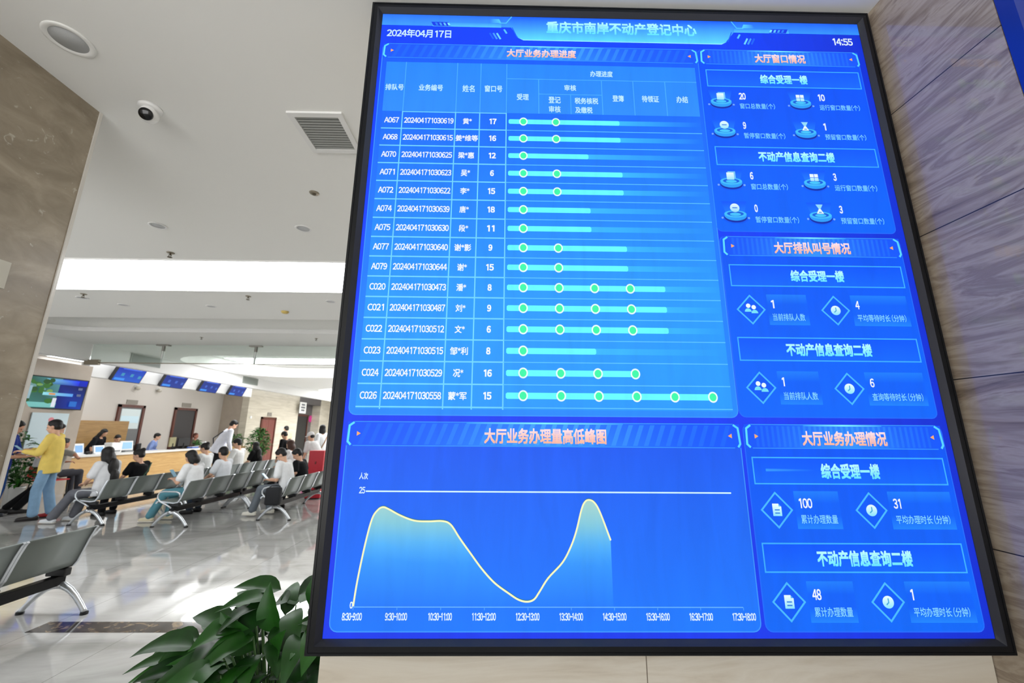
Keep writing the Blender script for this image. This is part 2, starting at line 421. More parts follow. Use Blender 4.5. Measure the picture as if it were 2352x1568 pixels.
class Scr:
    """one flat picture area of the screen: coloured polygons in a few thin layers"""
    def __init__(s): s.v, s.f, s.c = [], [], []
    def P(s, u, v, l): return (SX + u / 1000.0 - DORG.x, SY - 0.00025 * l - DORG.y, SZ - v / 1000.0 - DORG.z)
    def poly(s, pts, col, l):
        """col: one rgb, or one rgb per point"""
        i0 = len(s.v)
        cols = col if isinstance(col[0], (tuple, list)) else [col] * len(pts)
        for (u, v), c in zip(pts, cols): s.v.append(s.P(u, v, l)); s.c.append(lin(c))
        s.f.append(tuple(range(i0, i0 + len(pts))))
    def rect(s, u0, v0, u1, v1, col, l, bot=None, right=None):
        if bot is not None: cc = [col, col, bot, bot]
        elif right is not None: cc = [col, right, right, col]
        else: cc = col
        s.poly([(u0, v0), (u1, v0), (u1, v1), (u0, v1)], cc, l)
    def line(s, pts, wd, col, l, closed=False):
        n = len(pts); h = wd / 2.0; off = []
        for i in range(n):
            if closed: a, c = pts[i - 1], pts[(i + 1) % n]
            else: a, c = pts[max(i - 1, 0)], pts[min(i + 1, n - 1)]
            p = pts[i]
            d1 = Vector((p[0] - a[0], p[1] - a[1])); d2 = Vector((c[0] - p[0], c[1] - p[1]))
            if d1.length < 1e-6: d1 = d2
            if d2.length < 1e-6: d2 = d1
            d1.normalize(); d2.normalize(); n1 = Vector((-d1.y, d1.x)); n2 = Vector((-d2.y, d2.x))
            m = n1 + n2
            m = n1 if m.length < 1e-4 else m.normalized()
            k = h / max(0.35, m.dot(n1)); off.append((m.x * k, m.y * k))
        rng = range(n) if closed else range(n - 1)
        cols = col if isinstance(col[0], (tuple, list)) else [col] * n
        for i in rng:
            j = (i + 1) % n
            a, c, oa, oc = pts[i], pts[j], off[i], off[j]
            s.poly([(a[0] + oa[0], a[1] + oa[1]), (c[0] + oc[0], c[1] + oc[1]), (c[0] - oc[0], c[1] - oc[1]), (a[0] - oa[0], a[1] - oa[1])],
                   [cols[i], cols[j], cols[j], cols[i]], l)
    def frame(s, u0, v0, u1, v1, wd, col, l): s.line([(u0, v0), (u1, v0), (u1, v1), (u0, v1)], wd, col, l, True)
    def ell(s, u, v, ru, rv, col, l, n=26, a0=0, a1=360, bot=None):
        pts = [(u + ru * math.cos(R(a0 + (a1 - a0) * k / n)), v + rv * math.sin(R(a0 + (a1 - a0) * k / n))) for k in range(n if a1 - a0 >= 360 else n + 1)]
        if bot is not None:
            cc = [tuple(col[i] + (bot[i] - col[i]) * min(1, max(0, (p[1] - v + rv) / (2 * rv))) for i in range(3)) for p in pts]
        else: cc = col
        s.poly(pts, cc, l)
    def text(s, body, u0, v0, u1, v1, col, l, bot=None, bold=0.018):
        vs, fs = glyphs(body)
        x0 = min(p[0] for p in vs); x1 = max(p[0] for p in vs); y0 = min(p[1] for p in vs); y1 = max(p[1] for p in vs)
        kx, ky = (u1 - u0) / (x1 - x0), (v1 - v0) / max(1e-6, y1 - y0)
        dx, dy = bold * kx, bold * ky          # heavier strokes: the glyphs laid over themselves, slightly shifted
        for ox, oy in ((-dx, -dy), (dx, -dy), (-dx, dy), (dx, dy)):
            i0 = len(s.v)
            for (x, y) in vs:
                fx, fy = (x - x0) / (x1 - x0), (y1 - y) / max(1e-6, y1 - y0)
                s.v.append(s.P(u0 + dx + ox + fx * (u1 - u0 - 2 * dx), v0 + dy + oy + fy * (v1 - v0 - 2 * dy), l))
                c = col if bot is None else tuple(col[i] + (bot[i] - col[i]) * fy for i in range(3))
                s.c.append(lin(c))
            for f in fs: s.f.append(tuple(i0 + k for k in f))
            l += 0.02
    def build(s, name, parent, label=None):
        me = bpy.data.meshes.new(name); me.from_pydata(s.v, [], s.f)
        at = me.color_attributes.new('Col', 'FLOAT_COLOR', 'POINT')
        at.data.foreach_set('color', [x for c in s.c for x in (*c, 1.0)])
        o = link_mesh(name, me, M_SCREEN, parent)
        return tag(o, label)

_fc = bpy.data.curves.new('lettering', 'FONT'); _fo = bpy.data.objects.new('lettering', _fc)
_fc.resolution_u = 2
_gl = {}
def raw_glyph(ch):
    if ch not in _gl:
        _fc.body = ch
        me = bpy.data.meshes.new_from_object(_fo)
        _gl[ch] = ([(v.co.x, v.co.y) for v in me.vertices], [tuple(p.vertices) for p in me.polygons])
        bpy.data.meshes.remove(me)
    return _gl[ch]
EM = max(p[0] for p in raw_glyph('日日')[0]) - max(p[0] for p in raw_glyph('日')[0])
ADV = {':': 0.27, '-': 0.36, '(': 0.34, ')': 0.34, ' ': 0.24, '*': 0.40, 'A': 0.62, 'C': 0.62}
def glyphs(body):
    """each character on its own, set with tabular figures"""
    vs, fs, pen = [], [], 0.0
    for ch in body:
        if ch == ' ': pen += ADV[' '] * EM; continue
        if ch == '1':            # plain stem with a short flag
            adv = 0.555; k = max(p[1] for p in raw_glyph(chr(0xFF17))[0]) / 0.73
            g = ([(x * k, y * k) for x, y in ((0.0, 0), (0.10, 0), (0.10, 0.73), (0.03, 0.73), (-0.15, 0.64), (-0.15, 0.545), (0.0, 0.61))], [(0, 1, 6), (1, 2, 6), (2, 3, 6), (3, 4, 6), (4, 5, 6)])
        elif ord(ch) < 128: adv = ADV.get(ch, 0.555); g = raw_glyph(chr(ord(ch) + 0xFEE0))
        else: adv = 1.0; g = raw_glyph(ch)
        if ch == '*':            # small raised asterisk
            cx = sum(p[0] for p in g[0]) / len(g[0]); cy = sum(p[1] for p in g[0]) / len(g[0])
            g = ([((x - cx) * 0.55, (y - cy) * 0.55 + 0.56 * EM) for x, y in g[0]], g[1])
        if ord(ch) < 128:
            xs = [p[0] for p in g[0]]; ox = pen + adv * EM / 2 - (min(xs) + max(xs)) / 2
        else: ox = pen
        i0 = len(vs)
        vs += [(x + ox, y) for x, y in g[0]]; fs += [tuple(i0 + k for k in f) for f in g[1]]
        pen += adv * EM
    return vs, fs

def lerp(a, c, t): return tuple(a[i] + (c[i] - a[i]) * t for i in range(3))
def smooth_path(pts, n=8):
    out = []
    for i in range(len(pts) - 1):
        p0, p1, p2, p3 = pts[max(i - 1, 0)], pts[i], pts[i + 1], pts[min(i + 2, len(pts) - 1)]
        for k in range(n):
            t = k / n
            out.append(tuple(0.5 * ((2 * p1[j]) + (-p0[j] + p2[j]) * t + (2 * p0[j] - 5 * p1[j] + 4 * p2[j] - p3[j]) * t * t + (-p0[j] + 3 * p1[j] - 3 * p2[j] + p3[j]) * t ** 3) for j in range(2)))
    out.append(pts[-1]); return out

WHT = (244, 250, 255); CYA = (176, 250, 255); CYB = (110, 226, 255); LBL = (136, 214, 255)
LINE = (70, 176, 255); PINK = (255, 228, 238); ORNG = (255, 182, 152)

# backing picture of the screen
s = Scr()
NV = 12
for k in range(NV):
    a, c = k / NV, (k + 1) / NV
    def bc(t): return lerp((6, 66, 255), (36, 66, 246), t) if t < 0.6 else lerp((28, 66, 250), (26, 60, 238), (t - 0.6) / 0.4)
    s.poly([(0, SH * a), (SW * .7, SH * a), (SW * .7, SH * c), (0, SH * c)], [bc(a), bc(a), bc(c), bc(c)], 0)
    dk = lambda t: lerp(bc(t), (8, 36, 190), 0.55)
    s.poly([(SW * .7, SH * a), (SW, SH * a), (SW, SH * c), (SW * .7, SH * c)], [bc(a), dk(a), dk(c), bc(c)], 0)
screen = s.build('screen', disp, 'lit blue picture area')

# --- top banner
s = Scr()
s.poly([(0, 0), (SW, 0), (SW, 53), (0, 53)], [(44, 120, 255), (30, 100, 250), (52, 150, 255), (64, 160, 255)], 1)
s.rect(200, 36, 470, 55, (60, 160, 255), 2, (90, 200, 255)); s.rect(1395, 36, 1620, 54, (60, 160, 255), 2, (84, 190, 255))
plate = [(497, 0), (1410, 0), (1397, 54), (1362, 100), (1341, 113), (558, 113), (536, 100), (509, 54)]
s.poly(plate, [(22, 96, 255), (22, 96, 255), (62, 160, 255), (90, 210, 255), (96, 226, 255), (96, 226, 255), (90, 210, 255), (62, 160, 255)], 3)
s.line([(536, 101), (558, 113), (1341, 113), (1362, 101)], 4, [(70, 190, 255), (150, 240, 255), (150, 240, 255), (70, 190, 255)], 4)
s.line([(462, 33), (489, 33), (511, -0) ], 4, (84, 200, 255), 4); s.line([(1438, 33), (1411, 33), (1392, 0)], 4, (84, 200, 255), 4)
s.poly([(425, 14), (461, 14), (470, 33), (420, 33)], [(50, 130, 255), (90, 210, 255), (90, 210, 255), (50, 130, 255)], 4)
s.poly([(1440, 14), (1476, 14), (1484, 33), (1432, 33)], [(90, 210, 255), (50, 130, 255), (50, 130, 255), (90, 210, 255)], 4)
for u0, sg in ((193, 1), (1617, -1)):
    s.poly([(u0, 34), (u0 + sg * 68, 34), (u0 + sg * 78, 54), (u0 + sg * 10, 54)], (14, 60, 236), 5)
    for k in range(4):
        x = u0 + sg * (15 + 16 * k); c = lerp((40, 130, 255), (130, 235, 255), k / 3)
        s.poly([(x, 38), (x + sg * 8, 38), (x + sg * 14, 51), (x + sg * 6, 51)], c, 6)
for u0, sg in ((453, 1), (1448, -1)):
    for k in range(3):
        x = u0 - sg * 14 * k; c = lerp((110, 214, 255), (20, 90, 250), k / 2.2)
        s.line([(x, 83), (x + sg * 15, 112)], 7, c, 5)
    s.line([(u0 + sg * 28, 64), (u0 + sg * 39, 84)], 7, (90, 200, 255), 5)
    s.line([(u0 + sg * 60, 54), (u0 + sg * 80, 102)], 4, (30, 100, 255), 5)
s.text('重庆市南岸不动产登记中心', 649, 19, 1247, 79, (190, 252, 255), 6, (96, 230, 255), bold=0.03)
s.text('2024年04月17日', 23, 72, 274, 112, (206, 240, 255), 5, bold=0.022)
s.text('14:55', 1791, 73, 1870, 107, (230, 246, 255), 5, bold=0.022)
s.build('title_banner', screen, 'light blue banner with the date, the time and the centre name')

def title_bar(s, u0, v0, u1, v1, txt, tu0, tu1, tv0, tv1, diag):
    n = 40
    for k in range(n):
        a, c = k / n, (k + 1) / n
        f = lambda t: math.exp(-((t - 0.5) / 0.26) ** 2)
        ca, cc_ = lerp((14, 88, 255), (50, 150, 255), f(a)), lerp((14, 88, 255), (50, 150, 255), f(c))
        s.poly([(u0 + (u1 - u0) * a, v0), (u0 + (u1 - u0) * c, v0), (u0 + (u1 - u0) * c, v1), (u0 + (u1 - u0) * a, v1)],
               [lerp(ca, (20, 80, 255), .35), lerp(cc_, (20, 80, 255), .35), cc_, ca], 3)
    step = 34 if diag else 17
    x = u0 + 34
    while x < u1 - 40:
        t = (x - u0) / (u1 - u0); f = math.exp(-((t - 0.5) / 0.3) ** 2); c = lerp((16, 94, 255), (64, 162, 255), f)
        if diag: s.poly([(x + 24, v0 + 5), (x + 38, v0 + 5), (x + 14, v1 - 4), (x, v1 - 4)], c, 3.5)
        else: s.rect(x, v0 + 5, x + 8, v1 - 4, lerp(c, (30, 110, 255), .3), 3.5)
        x += step
    m = (u0 + u1) / 2; hw = (u1 - u0) * 0.2
    s.line([(m - hw, v0 + 2), (m, v0 + 2), (m + hw, v0 + 2)], 5, [(50, 150, 255), (130, 244, 255), (50, 150, 255)], 4.5)
    s.line([(u0 + 20, v0), (u1 - 20, v0)], 2.5, (56, 150, 255), 4)
    s.line([(u0 + 20, v1), (u1 - 20, v1)], 2.5, (56, 150, 255), 4)
    s.line([(u0 + 20, v0 + 2), (u0 + 6, v0 + 12), (u0 + 4, v1 - 12), (u0 + 14, v1 - 2)], 6.5, (96, 224, 255), 5)
    s.line([(u1 - 20, v0 + 2), (u1 - 6, v0 + 12), (u1 - 3, v1 - 12), (u1 - 10, v1 - 2)], 6.5, (90, 214, 255), 5)
    mv = (v0 + v1) / 2
    s.poly([(u0 + 30, mv - 7), (u0 + 42, mv), (u0 + 30, mv + 7)], (255, 176, 110), 5)
    s.poly([(u1 - 27, mv - 7), (u1 - 39, mv), (u1 - 27, mv + 7)], (255, 176, 110), 5)
    s.text(txt, tu0, tv0, tu1, tv1, PINK, 6, ORNG, bold=0.03)

def rpanel(s, u0, v0, u1, v1, r, top, bot, edge, l):
    pts = []
    for cx, cy, a0 in ((u1 - r, v0 + r, -90), (u1 - r, v1 - r, 0), (u0 + r, v1 - r, 90), (u0 + r, v0 + r, 180)):
        for k in range(5): a = R(a0 + 22.5 * k); pts.append((cx + r * math.cos(a), cy + r * math.sin(a)))
    s.poly(pts, [lerp(top, bot, (p[1] - v0) / (v1 - v0)) for p in pts], l)
    s.line(pts, 3, edge, l + 0.5, True)

# --- progress table
s = Scr()
rpanel(s, 13, 143, 1240, 1564, 22, (14, 92, 255), (38, 140, 255), (60, 150, 255), 1)
title_bar(s, 14, 143, 1240, 208, '大厅业务办理进度', 493, 763, 158, 196, True)
def rowc(v): return lerp((22, 110, 255), (42, 156, 255), min(1, max(0, (v - 451) / 700)))
for k in range(16):
    va = 451 + 72.4 * k; vb = min(va + 72.4, 1545)
    s.rect(33, va, 1224, vb, rowc(va), 2, rowc(vb))
s.rect(32, 229, 1224, 451, (36, 138, 255), 3, (46, 144, 255))
HLN = (74, 174, 255); RLN = (116, 216, 255)
for u in (108, 305, 395, 494): s.line([(u, 229), (u, 451)], 3, HLN, 4)
s.line([(494, 297), (1224, 297)], 3, HLN, 4); s.line([(616, 364), (857, 364)], 3, HLN, 4)
for u, v in ((616, 297), (737, 364), (857, 297), (978, 297), (1101, 297)): s.line([(u, v), (u, 451)], 3, HLN, 4)
s.line([(108, 453), (494, 453)], 3.5, RLN, 4)
for k in range(15):
    v = 525.5 + 72.4 * k
    s.line([(33, v), (494, v)], 4.5, RLN, 4); s.line([(494, v), (1224, v)], 3, (92, 196, 255), 4)
for u in (108, 305, 395, 494): s.line([(u, 451), (u, 1546)], 4, RLN, 4)
HT = (196, 240, 255)
for tx, a, v0, c, v1 in (('排队号', 36, 331, 105, 359), ('业务编号', 162, 330, 253, 359), ('姓名', 327, 330, 373, 361), ('窗口号', 411, 329, 478, 359), ('办理进度', 815, 253, 902, 281),
                         ('受理', 533, 364, 578, 393), ('审核', 714, 320, 759, 347), ('登记', 653, 374, 699, 404), ('审核', 654, 416, 698, 445), ('税务核税', 752, 377, 841, 405), ('及缴税', 753, 418, 818, 446),
                         ('登簿', 896, 363, 939, 392), ('待领证', 1008, 362, 1073, 392), ('办结', 1140, 362, 1184, 392)):
    s.text(tx, a, v0, c, v1, HT, 5, bold=0.02)
ROWS = [('A067', '0619', '黄*', '17', 2), ('A068', '0615', '姜*维等', '16', 2), ('A070', '0625', '梁*惠', '12', 1), ('A071', '0623', '吴*', '6', 2), ('A072', '0622', '李*', '15', 2),
        ('A074', '0639', '唐*', '18', 1), ('A075', '0630', '段*', '11', 1), ('A077', '0640', '谢*影', '9', 2), ('A079', '0644', '谢*', '15', 2), ('C020', '0473', '潘*', '8', 4),
        ('C021', '0487', '刘*', '9', 4), ('C022', '0512', '文*', '6', 4), ('C023', '0515', '邹*利', '8', 1), ('C024', '0529', '况*', '16', 5), ('C026', '0558', '蒙*军', '15', 6)]
CX = [558, 679, 799, 920, 1042, 1164]
for k, (q, nn, nm, wn, dn) in enumerate(ROWS):
    v = 488 + 72.4 * k
    s.text(q, 43, v - 10, 97, v + 14, WHT, 5, bold=0.02)
    s.text('20240417103' + nn, 116, v - 10, 299, v + 14, WHT, 5, bold=0.02)
    wdt = {2: 33, 3: 58, 4: 82}[len(nm)]
    s.text(nm, 350 - wdt / 2, v - 11, 350 + wdt / 2, v + 15, WHT, 5, bold=0.02)
    wd = 26 if len(wn) == 2 else 14
    s.text(wn, 445 - wd / 2, v - 11, 445 + wd / 2, v + 13, WHT, 5, bold=0.035)
    nd = 4 if dn == 5 else dn
    end = {1: 796, 2: 917, 4: 1039, 5: 924, 6: 1166}[dn]
    if end < 1150 and dn != 5: s.poly([(end - 8, v - 10), (1224, v - 10), (1224, v + 10), (end - 8, v + 10)], [(58, 186, 255), rowc(v), rowc(v), (58, 186, 255)], 4)
    pts = [(507, v - 10), (end - 4, v - 10), (end, v - 6), (end, v + 6), (end - 4, v + 10), (507, v + 10), (503, v + 6), (503, v - 6)]
    s.poly(pts, (104, 252, 255), 5)
    for u in CX[:nd]:
        s.ell(u, v - 0.5, 15.5, 17.5, (236, 255, 255), 6); s.ell(u, v - 0.5, 11, 12.6, (62, 250, 172), 7)
s.build('progress_panel', screen, 'light blue queue table with cyan progress bars')

# --- chart
s = Scr()
def chc(v): return lerp((26, 92, 244), (28, 122, 255), (v - 1657) / 500)
pv = [1586, 1660, 1780, 1900, 2000, 2100, 2161]
rpanel(s, 16, 1586, 1236, 2161, 22, chc(1586), chc(2161), (60, 150, 255), 1)
title_bar(s, 15, 1585, 1238, 1657, '大厅业务办理量高低峰图', 438, 817, 1602, 1649, True)
CURVE = smooth_path([(78, 2097), (84, 2031), (98, 1934), (112, 1867), (127, 1842), (142, 1834), (160, 1840), (195, 1857), (237, 1871), (279, 1873), (320, 1872), (345, 1882), (372, 1918), (406, 1960), (440, 2001), (477, 2037),
                     (518, 2064), (546, 2080), (570, 2085), (590, 2079), (606, 2059), (631, 2024), (673, 1983), (698, 1942), (716, 1898), (733, 1839), (744, 1817), (757, 1811), (773, 1819), (789, 1847), (817, 1923)], 5)
FILL = [(1805, (176, 218, 206)), (1880, (132, 204, 224)), (1935, (82, 180, 252)), (1985, (52, 152, 255)), (2099, (32, 124, 255))]
def fillc(v):
    for (a, ca), (c, cc) in zip(FILL[:-1], FILL[1:]):
        if v <= c: return lerp(ca, cc, min(1, max(0, (v - a) / (c - a))))
    return FILL[-1][1]
for (ua, va), (ub, vb) in zip(CURVE[:-1], CURVE[1:]):
    if ub <= ua: continue
    n = 8
    for k in range(n):
        a0, a1 = va + (2099 - va) * k / n, va + (2099 - va) * (k + 1) / n
        b0, b1 = vb + (2099 - vb) * k / n, vb + (2099 - vb) * (k + 1) / n
        s.poly([(ua, a0), (ub, b0), (ub, b1), (ua, a1)], [fillc(a0), fillc(b0), fillc(b1), fillc(a1)], 3)
s.line([(u, v - 3.0) for u, v in CURVE], 2.5, (40, 110, 120), 4)
s.line(CURVE, 5, (250, 250, 196), 5)
s.line([(78, 2099), (1190, 2099)], 2.5, (104, 180, 255), 4)
for k in range(10): u = 78 + 123.6 * k; s.line([(u, 2099), (u, 2107)], 2, (84, 164, 255), 4)
s.line([(87, 1789.5), (1190, 1789.5)], 4.2, (214, 248, 255), 4)
s.text('人次', 64, 1736, 90, 1756, (214, 240, 255), 5, bold=0.02); s.text('25', 67, 1777, 85, 1796, (214, 240, 255), 5, bold=0.02); s.text('0', 68, 2085, 77, 2103, (224, 244, 255), 5, bold=0.03)
for k, tx in enumerate(('8:30-9:00', '9:30-10:00', '10:30-11:00', '11:30-12:00', '12:30-13:00', '13:30-14:00', '14:30-15:00', '15:30-16:00', '16:30-17:00', '17:30-18:00')):
    u = 77 + 123.7 * k; hw = 28 if k == 0 else (31 if k == 1 else 33.5)
    s.text(tx, u - hw, 2113, u + hw, 2133, (222, 242, 255), 5, bold=0.025)
s.build('peak_chart', screen, 'chart of a pale yellow curve over a blue fading area')

# --- right column
def sect(s, v0, v1, txt, u0, u1, tv0, tv1, top=(6, 92, 255)):
    s.rect(1267, v0, 1865, v1, lerp(top, (0, 84, 255), .4), 3, (14, 106, 255)); s.frame(1267, v0, 1865, v1, 4, (62, 174, 255), 4)
    s.text(txt, u0, tv0, u1, tv1, (196, 255, 255), 5, (104, 232, 255), bold=0.035)

def pedestal(s, u, v, kind, num, lab, nu1, lu1):
    s.poly([(u - 46, v - 52), (u + 46, v - 52), (u + 32, v), (u - 32, v)], [(4, 88, 255), (4, 88, 255), (30, 130, 255), (30, 130, 255)], 3)
    s.ell(u, v + 10, 41, 21, (12, 44, 170), 4); s.ell(u, v + 14, 46, 22, (8, 92, 250), 3.5)
    s.ell(u, v + 4, 40, 20, (44, 160, 255), 5); s.ell(u, v - 2, 40, 14, (66, 190, 255), 5.5); s.ell(u, v - 3, 30, 9, (18, 96, 226), 6); s.ell(u, v - 1, 20, 6, (70, 196, 255), 6.5)
    for sg in (-1, 1): s.ell(u + sg * 47, v + 13, 4, 4, (120, 170, 255), 4)
    wt, wb = (236, 252, 255), (150, 226, 255)
    if kind == 0:
        s.rect(u - 10, v - 42, u + 18, v - 14, (120, 200, 250), 7); s.rect(u - 15, v - 37, u + 12, v - 8, wt, 8, wb)
    elif kind == 1:
        for a in (-15, 1):
            for c in (-36, -21): s.rect(u + a, v + c, u + a + 14, v + c + 13, lerp(wt, wb, (c + 36) / 15 * 0.6), 8)
    elif kind == 2:
        s.ell(u, v - 26, 17, 17, wt, 8, bot=wb); s.rect(u - 9, v - 28, u + 9, v - 24, (60, 130, 230), 9)
    else:
        s.poly([(u - 13, v - 44), (u + 13, v - 44), (u + 3, v - 26), (u - 3, v - 26)], (150, 220, 250), 8)
        s.poly([(u - 3, v - 27), (u + 3, v - 27), (u + 13, v - 8), (u - 13, v - 8)], wt, 8); s.rect(u - 5, v - 15, u + 5, v - 11, (80, 150, 230), 9)
    s.text(num, u + 71, v - 41, nu1, v - 10, (232, 242, 255), 6, bold=0.03)
    s.text(lab, u + 70, v + 6, lu1, v + 31, LBL, 6, (120, 214, 255), bold=0.008)

s = Scr()
rpanel(s, 1240, 143, 1878, 921, 20, (0, 80, 252), (6, 104, 255), (34, 110, 255), 1)
title_bar(s, 1250, 141, 1880, 209, '大厅窗口情况', 1465, 1666, 157, 199, False)
sect(s, 237, 312, '综合受理一楼', 1474, 1659, 255, 297); sect(s, 580, 655, '不动产信息查询二楼', 1424, 1707, 597, 640)
for v, a, c in ((382, '20', '10'), (512, '9', '1'), (725, '6', '3'), (856, '0', '3')):
    k0, k1 = ((0, 1) if v in (382, 725) else (2, 3))
    pedestal(s, 1311, v, k0, a, ('窗口总数量(个)' if k0 == 0 else '暂停窗口数量(个)'), 1396 + (12 if len(a) == 2 else -5 if a == '1' else -2), 1515 if k0 == 0 else 1536)
    pedestal(s, 1617, v, k1, c, ('运行窗口数量(个)' if k1 == 1 else '预留窗口数量(个)'), 1702 + (12 if len(c) == 2 else -5 if c == '1' else -2), 1842)
s.build('window_status_panel', screen, 'blue panel of window counts with small glowing icons')

def dia(s, u, v, kind):
    s.poly([(u, v - 49), (u + 46, v), (u, v + 49), (u - 46, v)], (6, 92, 250), 3)
    s.line([(u, v - 49), (u + 46, v), (u, v + 49), (u - 46, v)], 5, (74, 186, 255), 4, True)
    wt, wb = (240, 254, 255), (140, 230, 255)
    if kind == 'p':
        for a, c in ((-9, -6), (9, -1)):
            s.ell(u + a, v + c - 7, 7.6, 7.6, wt, 6)
            s.ell(u + a + (-2 if a < 0 else 2), v + c + 14, 11.5, 12, (120, 226, 250), 5, 12, 180, 360)
    elif kind == 'c':
        s.ell(u, v, 16.5, 16.5, wt, 5, bot=wb); s.line([(u + 1, v - 10), (u + 1, v + 1), (u - 6, v + 7)], 3.5, (70, 170, 220), 6)
    else:
        s.poly([(u - 13, v - 18), (u + 6, v - 18), (u + 14, v - 10), (u + 14, v + 17), (u - 13, v + 17)], [wt, wt, wt, wb, wb], 5)
        for q in (-2, 7): s.rect(u - 7, v + q, u + 8, v + q + 3.4, (50, 130, 230), 6)
        s.poly([(u + 6, v - 18), (u + 14, v - 10), (u + 6, v - 10)], (90, 180, 250), 6)

def stat(s, u, v, kind, num, nu1, lab, box1, lu1):
    dia(s, u, v, kind)
    b0 = u + 57
    for a, c, ca, cc in ((v - 54, v - 20, (28, 128, 255), (8, 100, 252)), (v - 20, v + 15, (8, 100, 252), (10, 100, 252)), (v + 15, v + 53, (10, 100, 252), (30, 134, 255))):
        s.rect(b0, a, box1, c, ca, 3, cc)
    s.text(num, u + 70, v - 34, nu1, v - 5, (240, 246, 255), 6, bold=0.02)
    s.text(lab, u + 70, v + 13, lu1, v + 38, (140, 220, 255), 6, bold=0.006)

s = Scr()
rpanel(s, 1244, 941, 1881, 1562, 20, (4, 88, 250), (10, 106, 255), (34, 110, 255), 1)
title_bar(s, 1252, 941, 1880, 1012, '大厅排队叫号情况', 1432, 1701, 959, 1003, False)
sect(s, 1047, 1123, '综合受理一楼', 1475, 1660, 1064, 1106); sect(s, 1304, 1380, '不动产信息查询二楼', 1423, 1708, 1321, 1365)
stat(s, 1324, 1207, 'p', '1', 1404, '当前排队人数', 1517, 1503); stat(s, 1611, 1207, 'c', '4', 1695, '平均等待时长 (分钟)', 1860, 1846)
stat(s, 1324, 1469, 'p', '1', 1402, '当前排队人数', 1517, 1504); stat(s, 1611, 1470, 'c', '6', 1695, '查询等待时长 (分钟)', 1860, 1846)
s.build('queue_call_panel', screen, 'blue panel of queue counts and waiting minutes')

s = Scr()
rpanel(s, 1249, 1585, 1882, 2161, 20, (6, 86, 248), (10, 106, 250), (34, 110, 255), 1)
title_bar(s, 1253, 1585, 1880, 1657, '大厅业务办理情况', 1432, 1701, 1604, 1649, False)
sect(s, 1685, 1762, '综合受理一楼', 1476, 1659, 1702, 1747); sect(s, 1930, 2007, '不动产信息查询二楼', 1425, 1709, 1948, 1992)
s.poly([(1305, 1718), (1459, 1720), (1459, 1724), (1305, 1726)], [(50, 150, 255), (12, 98, 255), (12, 98, 255), (50, 150, 255)], 5)
stat(s, 1324, 1837, 'd', '100', 1434, '累计办理数量', 1518, 1505); stat(s, 1613, 1837, 'c', '31', 1706, '平均办理时长 (分钟)', 1864, 1848)
stat(s, 1325, 2085, 'd', '48', 1421, '累计办理数量', 1519, 1506); stat(s, 1614, 2085, 'c', '1', 1692, '平均办理时长 (分钟)', 1865, 1848)
s.build('service_count_panel', screen, 'blue panel of handled cases and handling minutes')
bpy.data.objects.remove(_fo)

# frame of the display: outer profile and the sloping inner lip
def rect_loop(b, x0, x1, z0, z1, y):
    return [b.verts.new((x - DORG.x, y - DORG.y, z - DORG.z)) for x, z in ((x0, z0), (x1, z0), (x1, z1), (x0, z1))]
b = nb()
prof = [rect_loop(b, -0.541, 1.436, 0.996, 3.243, 1.335), rect_loop(b, -0.541, 1.436, 0.996, 3.243, 1.252), rect_loop(b, -0.539, 1.434, 0.998, 3.241, 1.25),
        rect_loop(b, -0.533, 1.428, 1.004, 3.235, 1.25), rect_loop(b, -0.5325, 1.4275, 1.0045, 3.2345, 1.2515), rect_loop(b, -0.527, 1.4225, 1.009, 3.230, 1.2515), rect_loop(b, -0.5265, 1.422, 1.0095, 3.2295, 1.25),
        rect_loop(b, -0.517, 1.411, 1.0195, 3.2195, 1.25)]
for a, c in zip(prof[:-1], prof[1:]):
    for i in range(4): b.faces.new((a[i], a[(i + 1) % 4], c[(i + 1) % 4], c[i]))
b.faces.new(prof[0])
ob('frame', b, M_BLACK, disp)
b = nb()
l0, l1, l2 = rect_loop(b, -0.517, 1.411, 1.0195, 3.2195, 1.25), rect_loop(b, -0.503, 1.402, 1.030, 3.208, 1.268), rect_loop(b, -0.503, 1.402, 1.030, 3.208, 1.275)
for a, c in ((l0, l1), (l1, l2)):
    for i in range(4): b.faces.new((a[i], a[(i + 1) % 4], c[(i + 1) % 4], c[i]))
b.faces.new(l2)
ob('inner_lip', b, mat('black_satin_lip', (44, 45, 48), 0.22, spec=0.6), disp)

# ------------------------------------------------------------------ ceiling fittings
def fit(name, x, y, z, label, cat, group=None): return empty(name, (x, y, z), 0, label, cat, group)

t = fit('air_vent', -1.045, 1.992, HC, 'square white ceiling air grille with grey slats beside the display', 'air vent')
b = nb()
for a in ((-.148, .148, -.158, -.128), (-.148, .148, .128, .158), (-.148, -.118, -.128, .128), (.118, .148, -.128, .128)): box(b, *a, -0.012, 0.0)
ob('frame', b, M_WHITE, t)
for k in range(13):
    b = nb(); y = -0.118 + 0.236 / 12 * k
    box(b, -.118, .118, -0.0060, 0.0060, -0.0010, 0.0010, mat=Matrix.Translation((0, y, -0.006)) @ Matrix.Rotation(R(-16), 4, 'X')); ob('slat', b, mat('slat_grey', (150, 152, 148), 0.45), t)
b = nb(); box(b, -.118, .118, -.128, .128, -0.001, 0.0); ob('duct_back', b, mat('duct_dark', (26, 26, 25), 0.8), t)

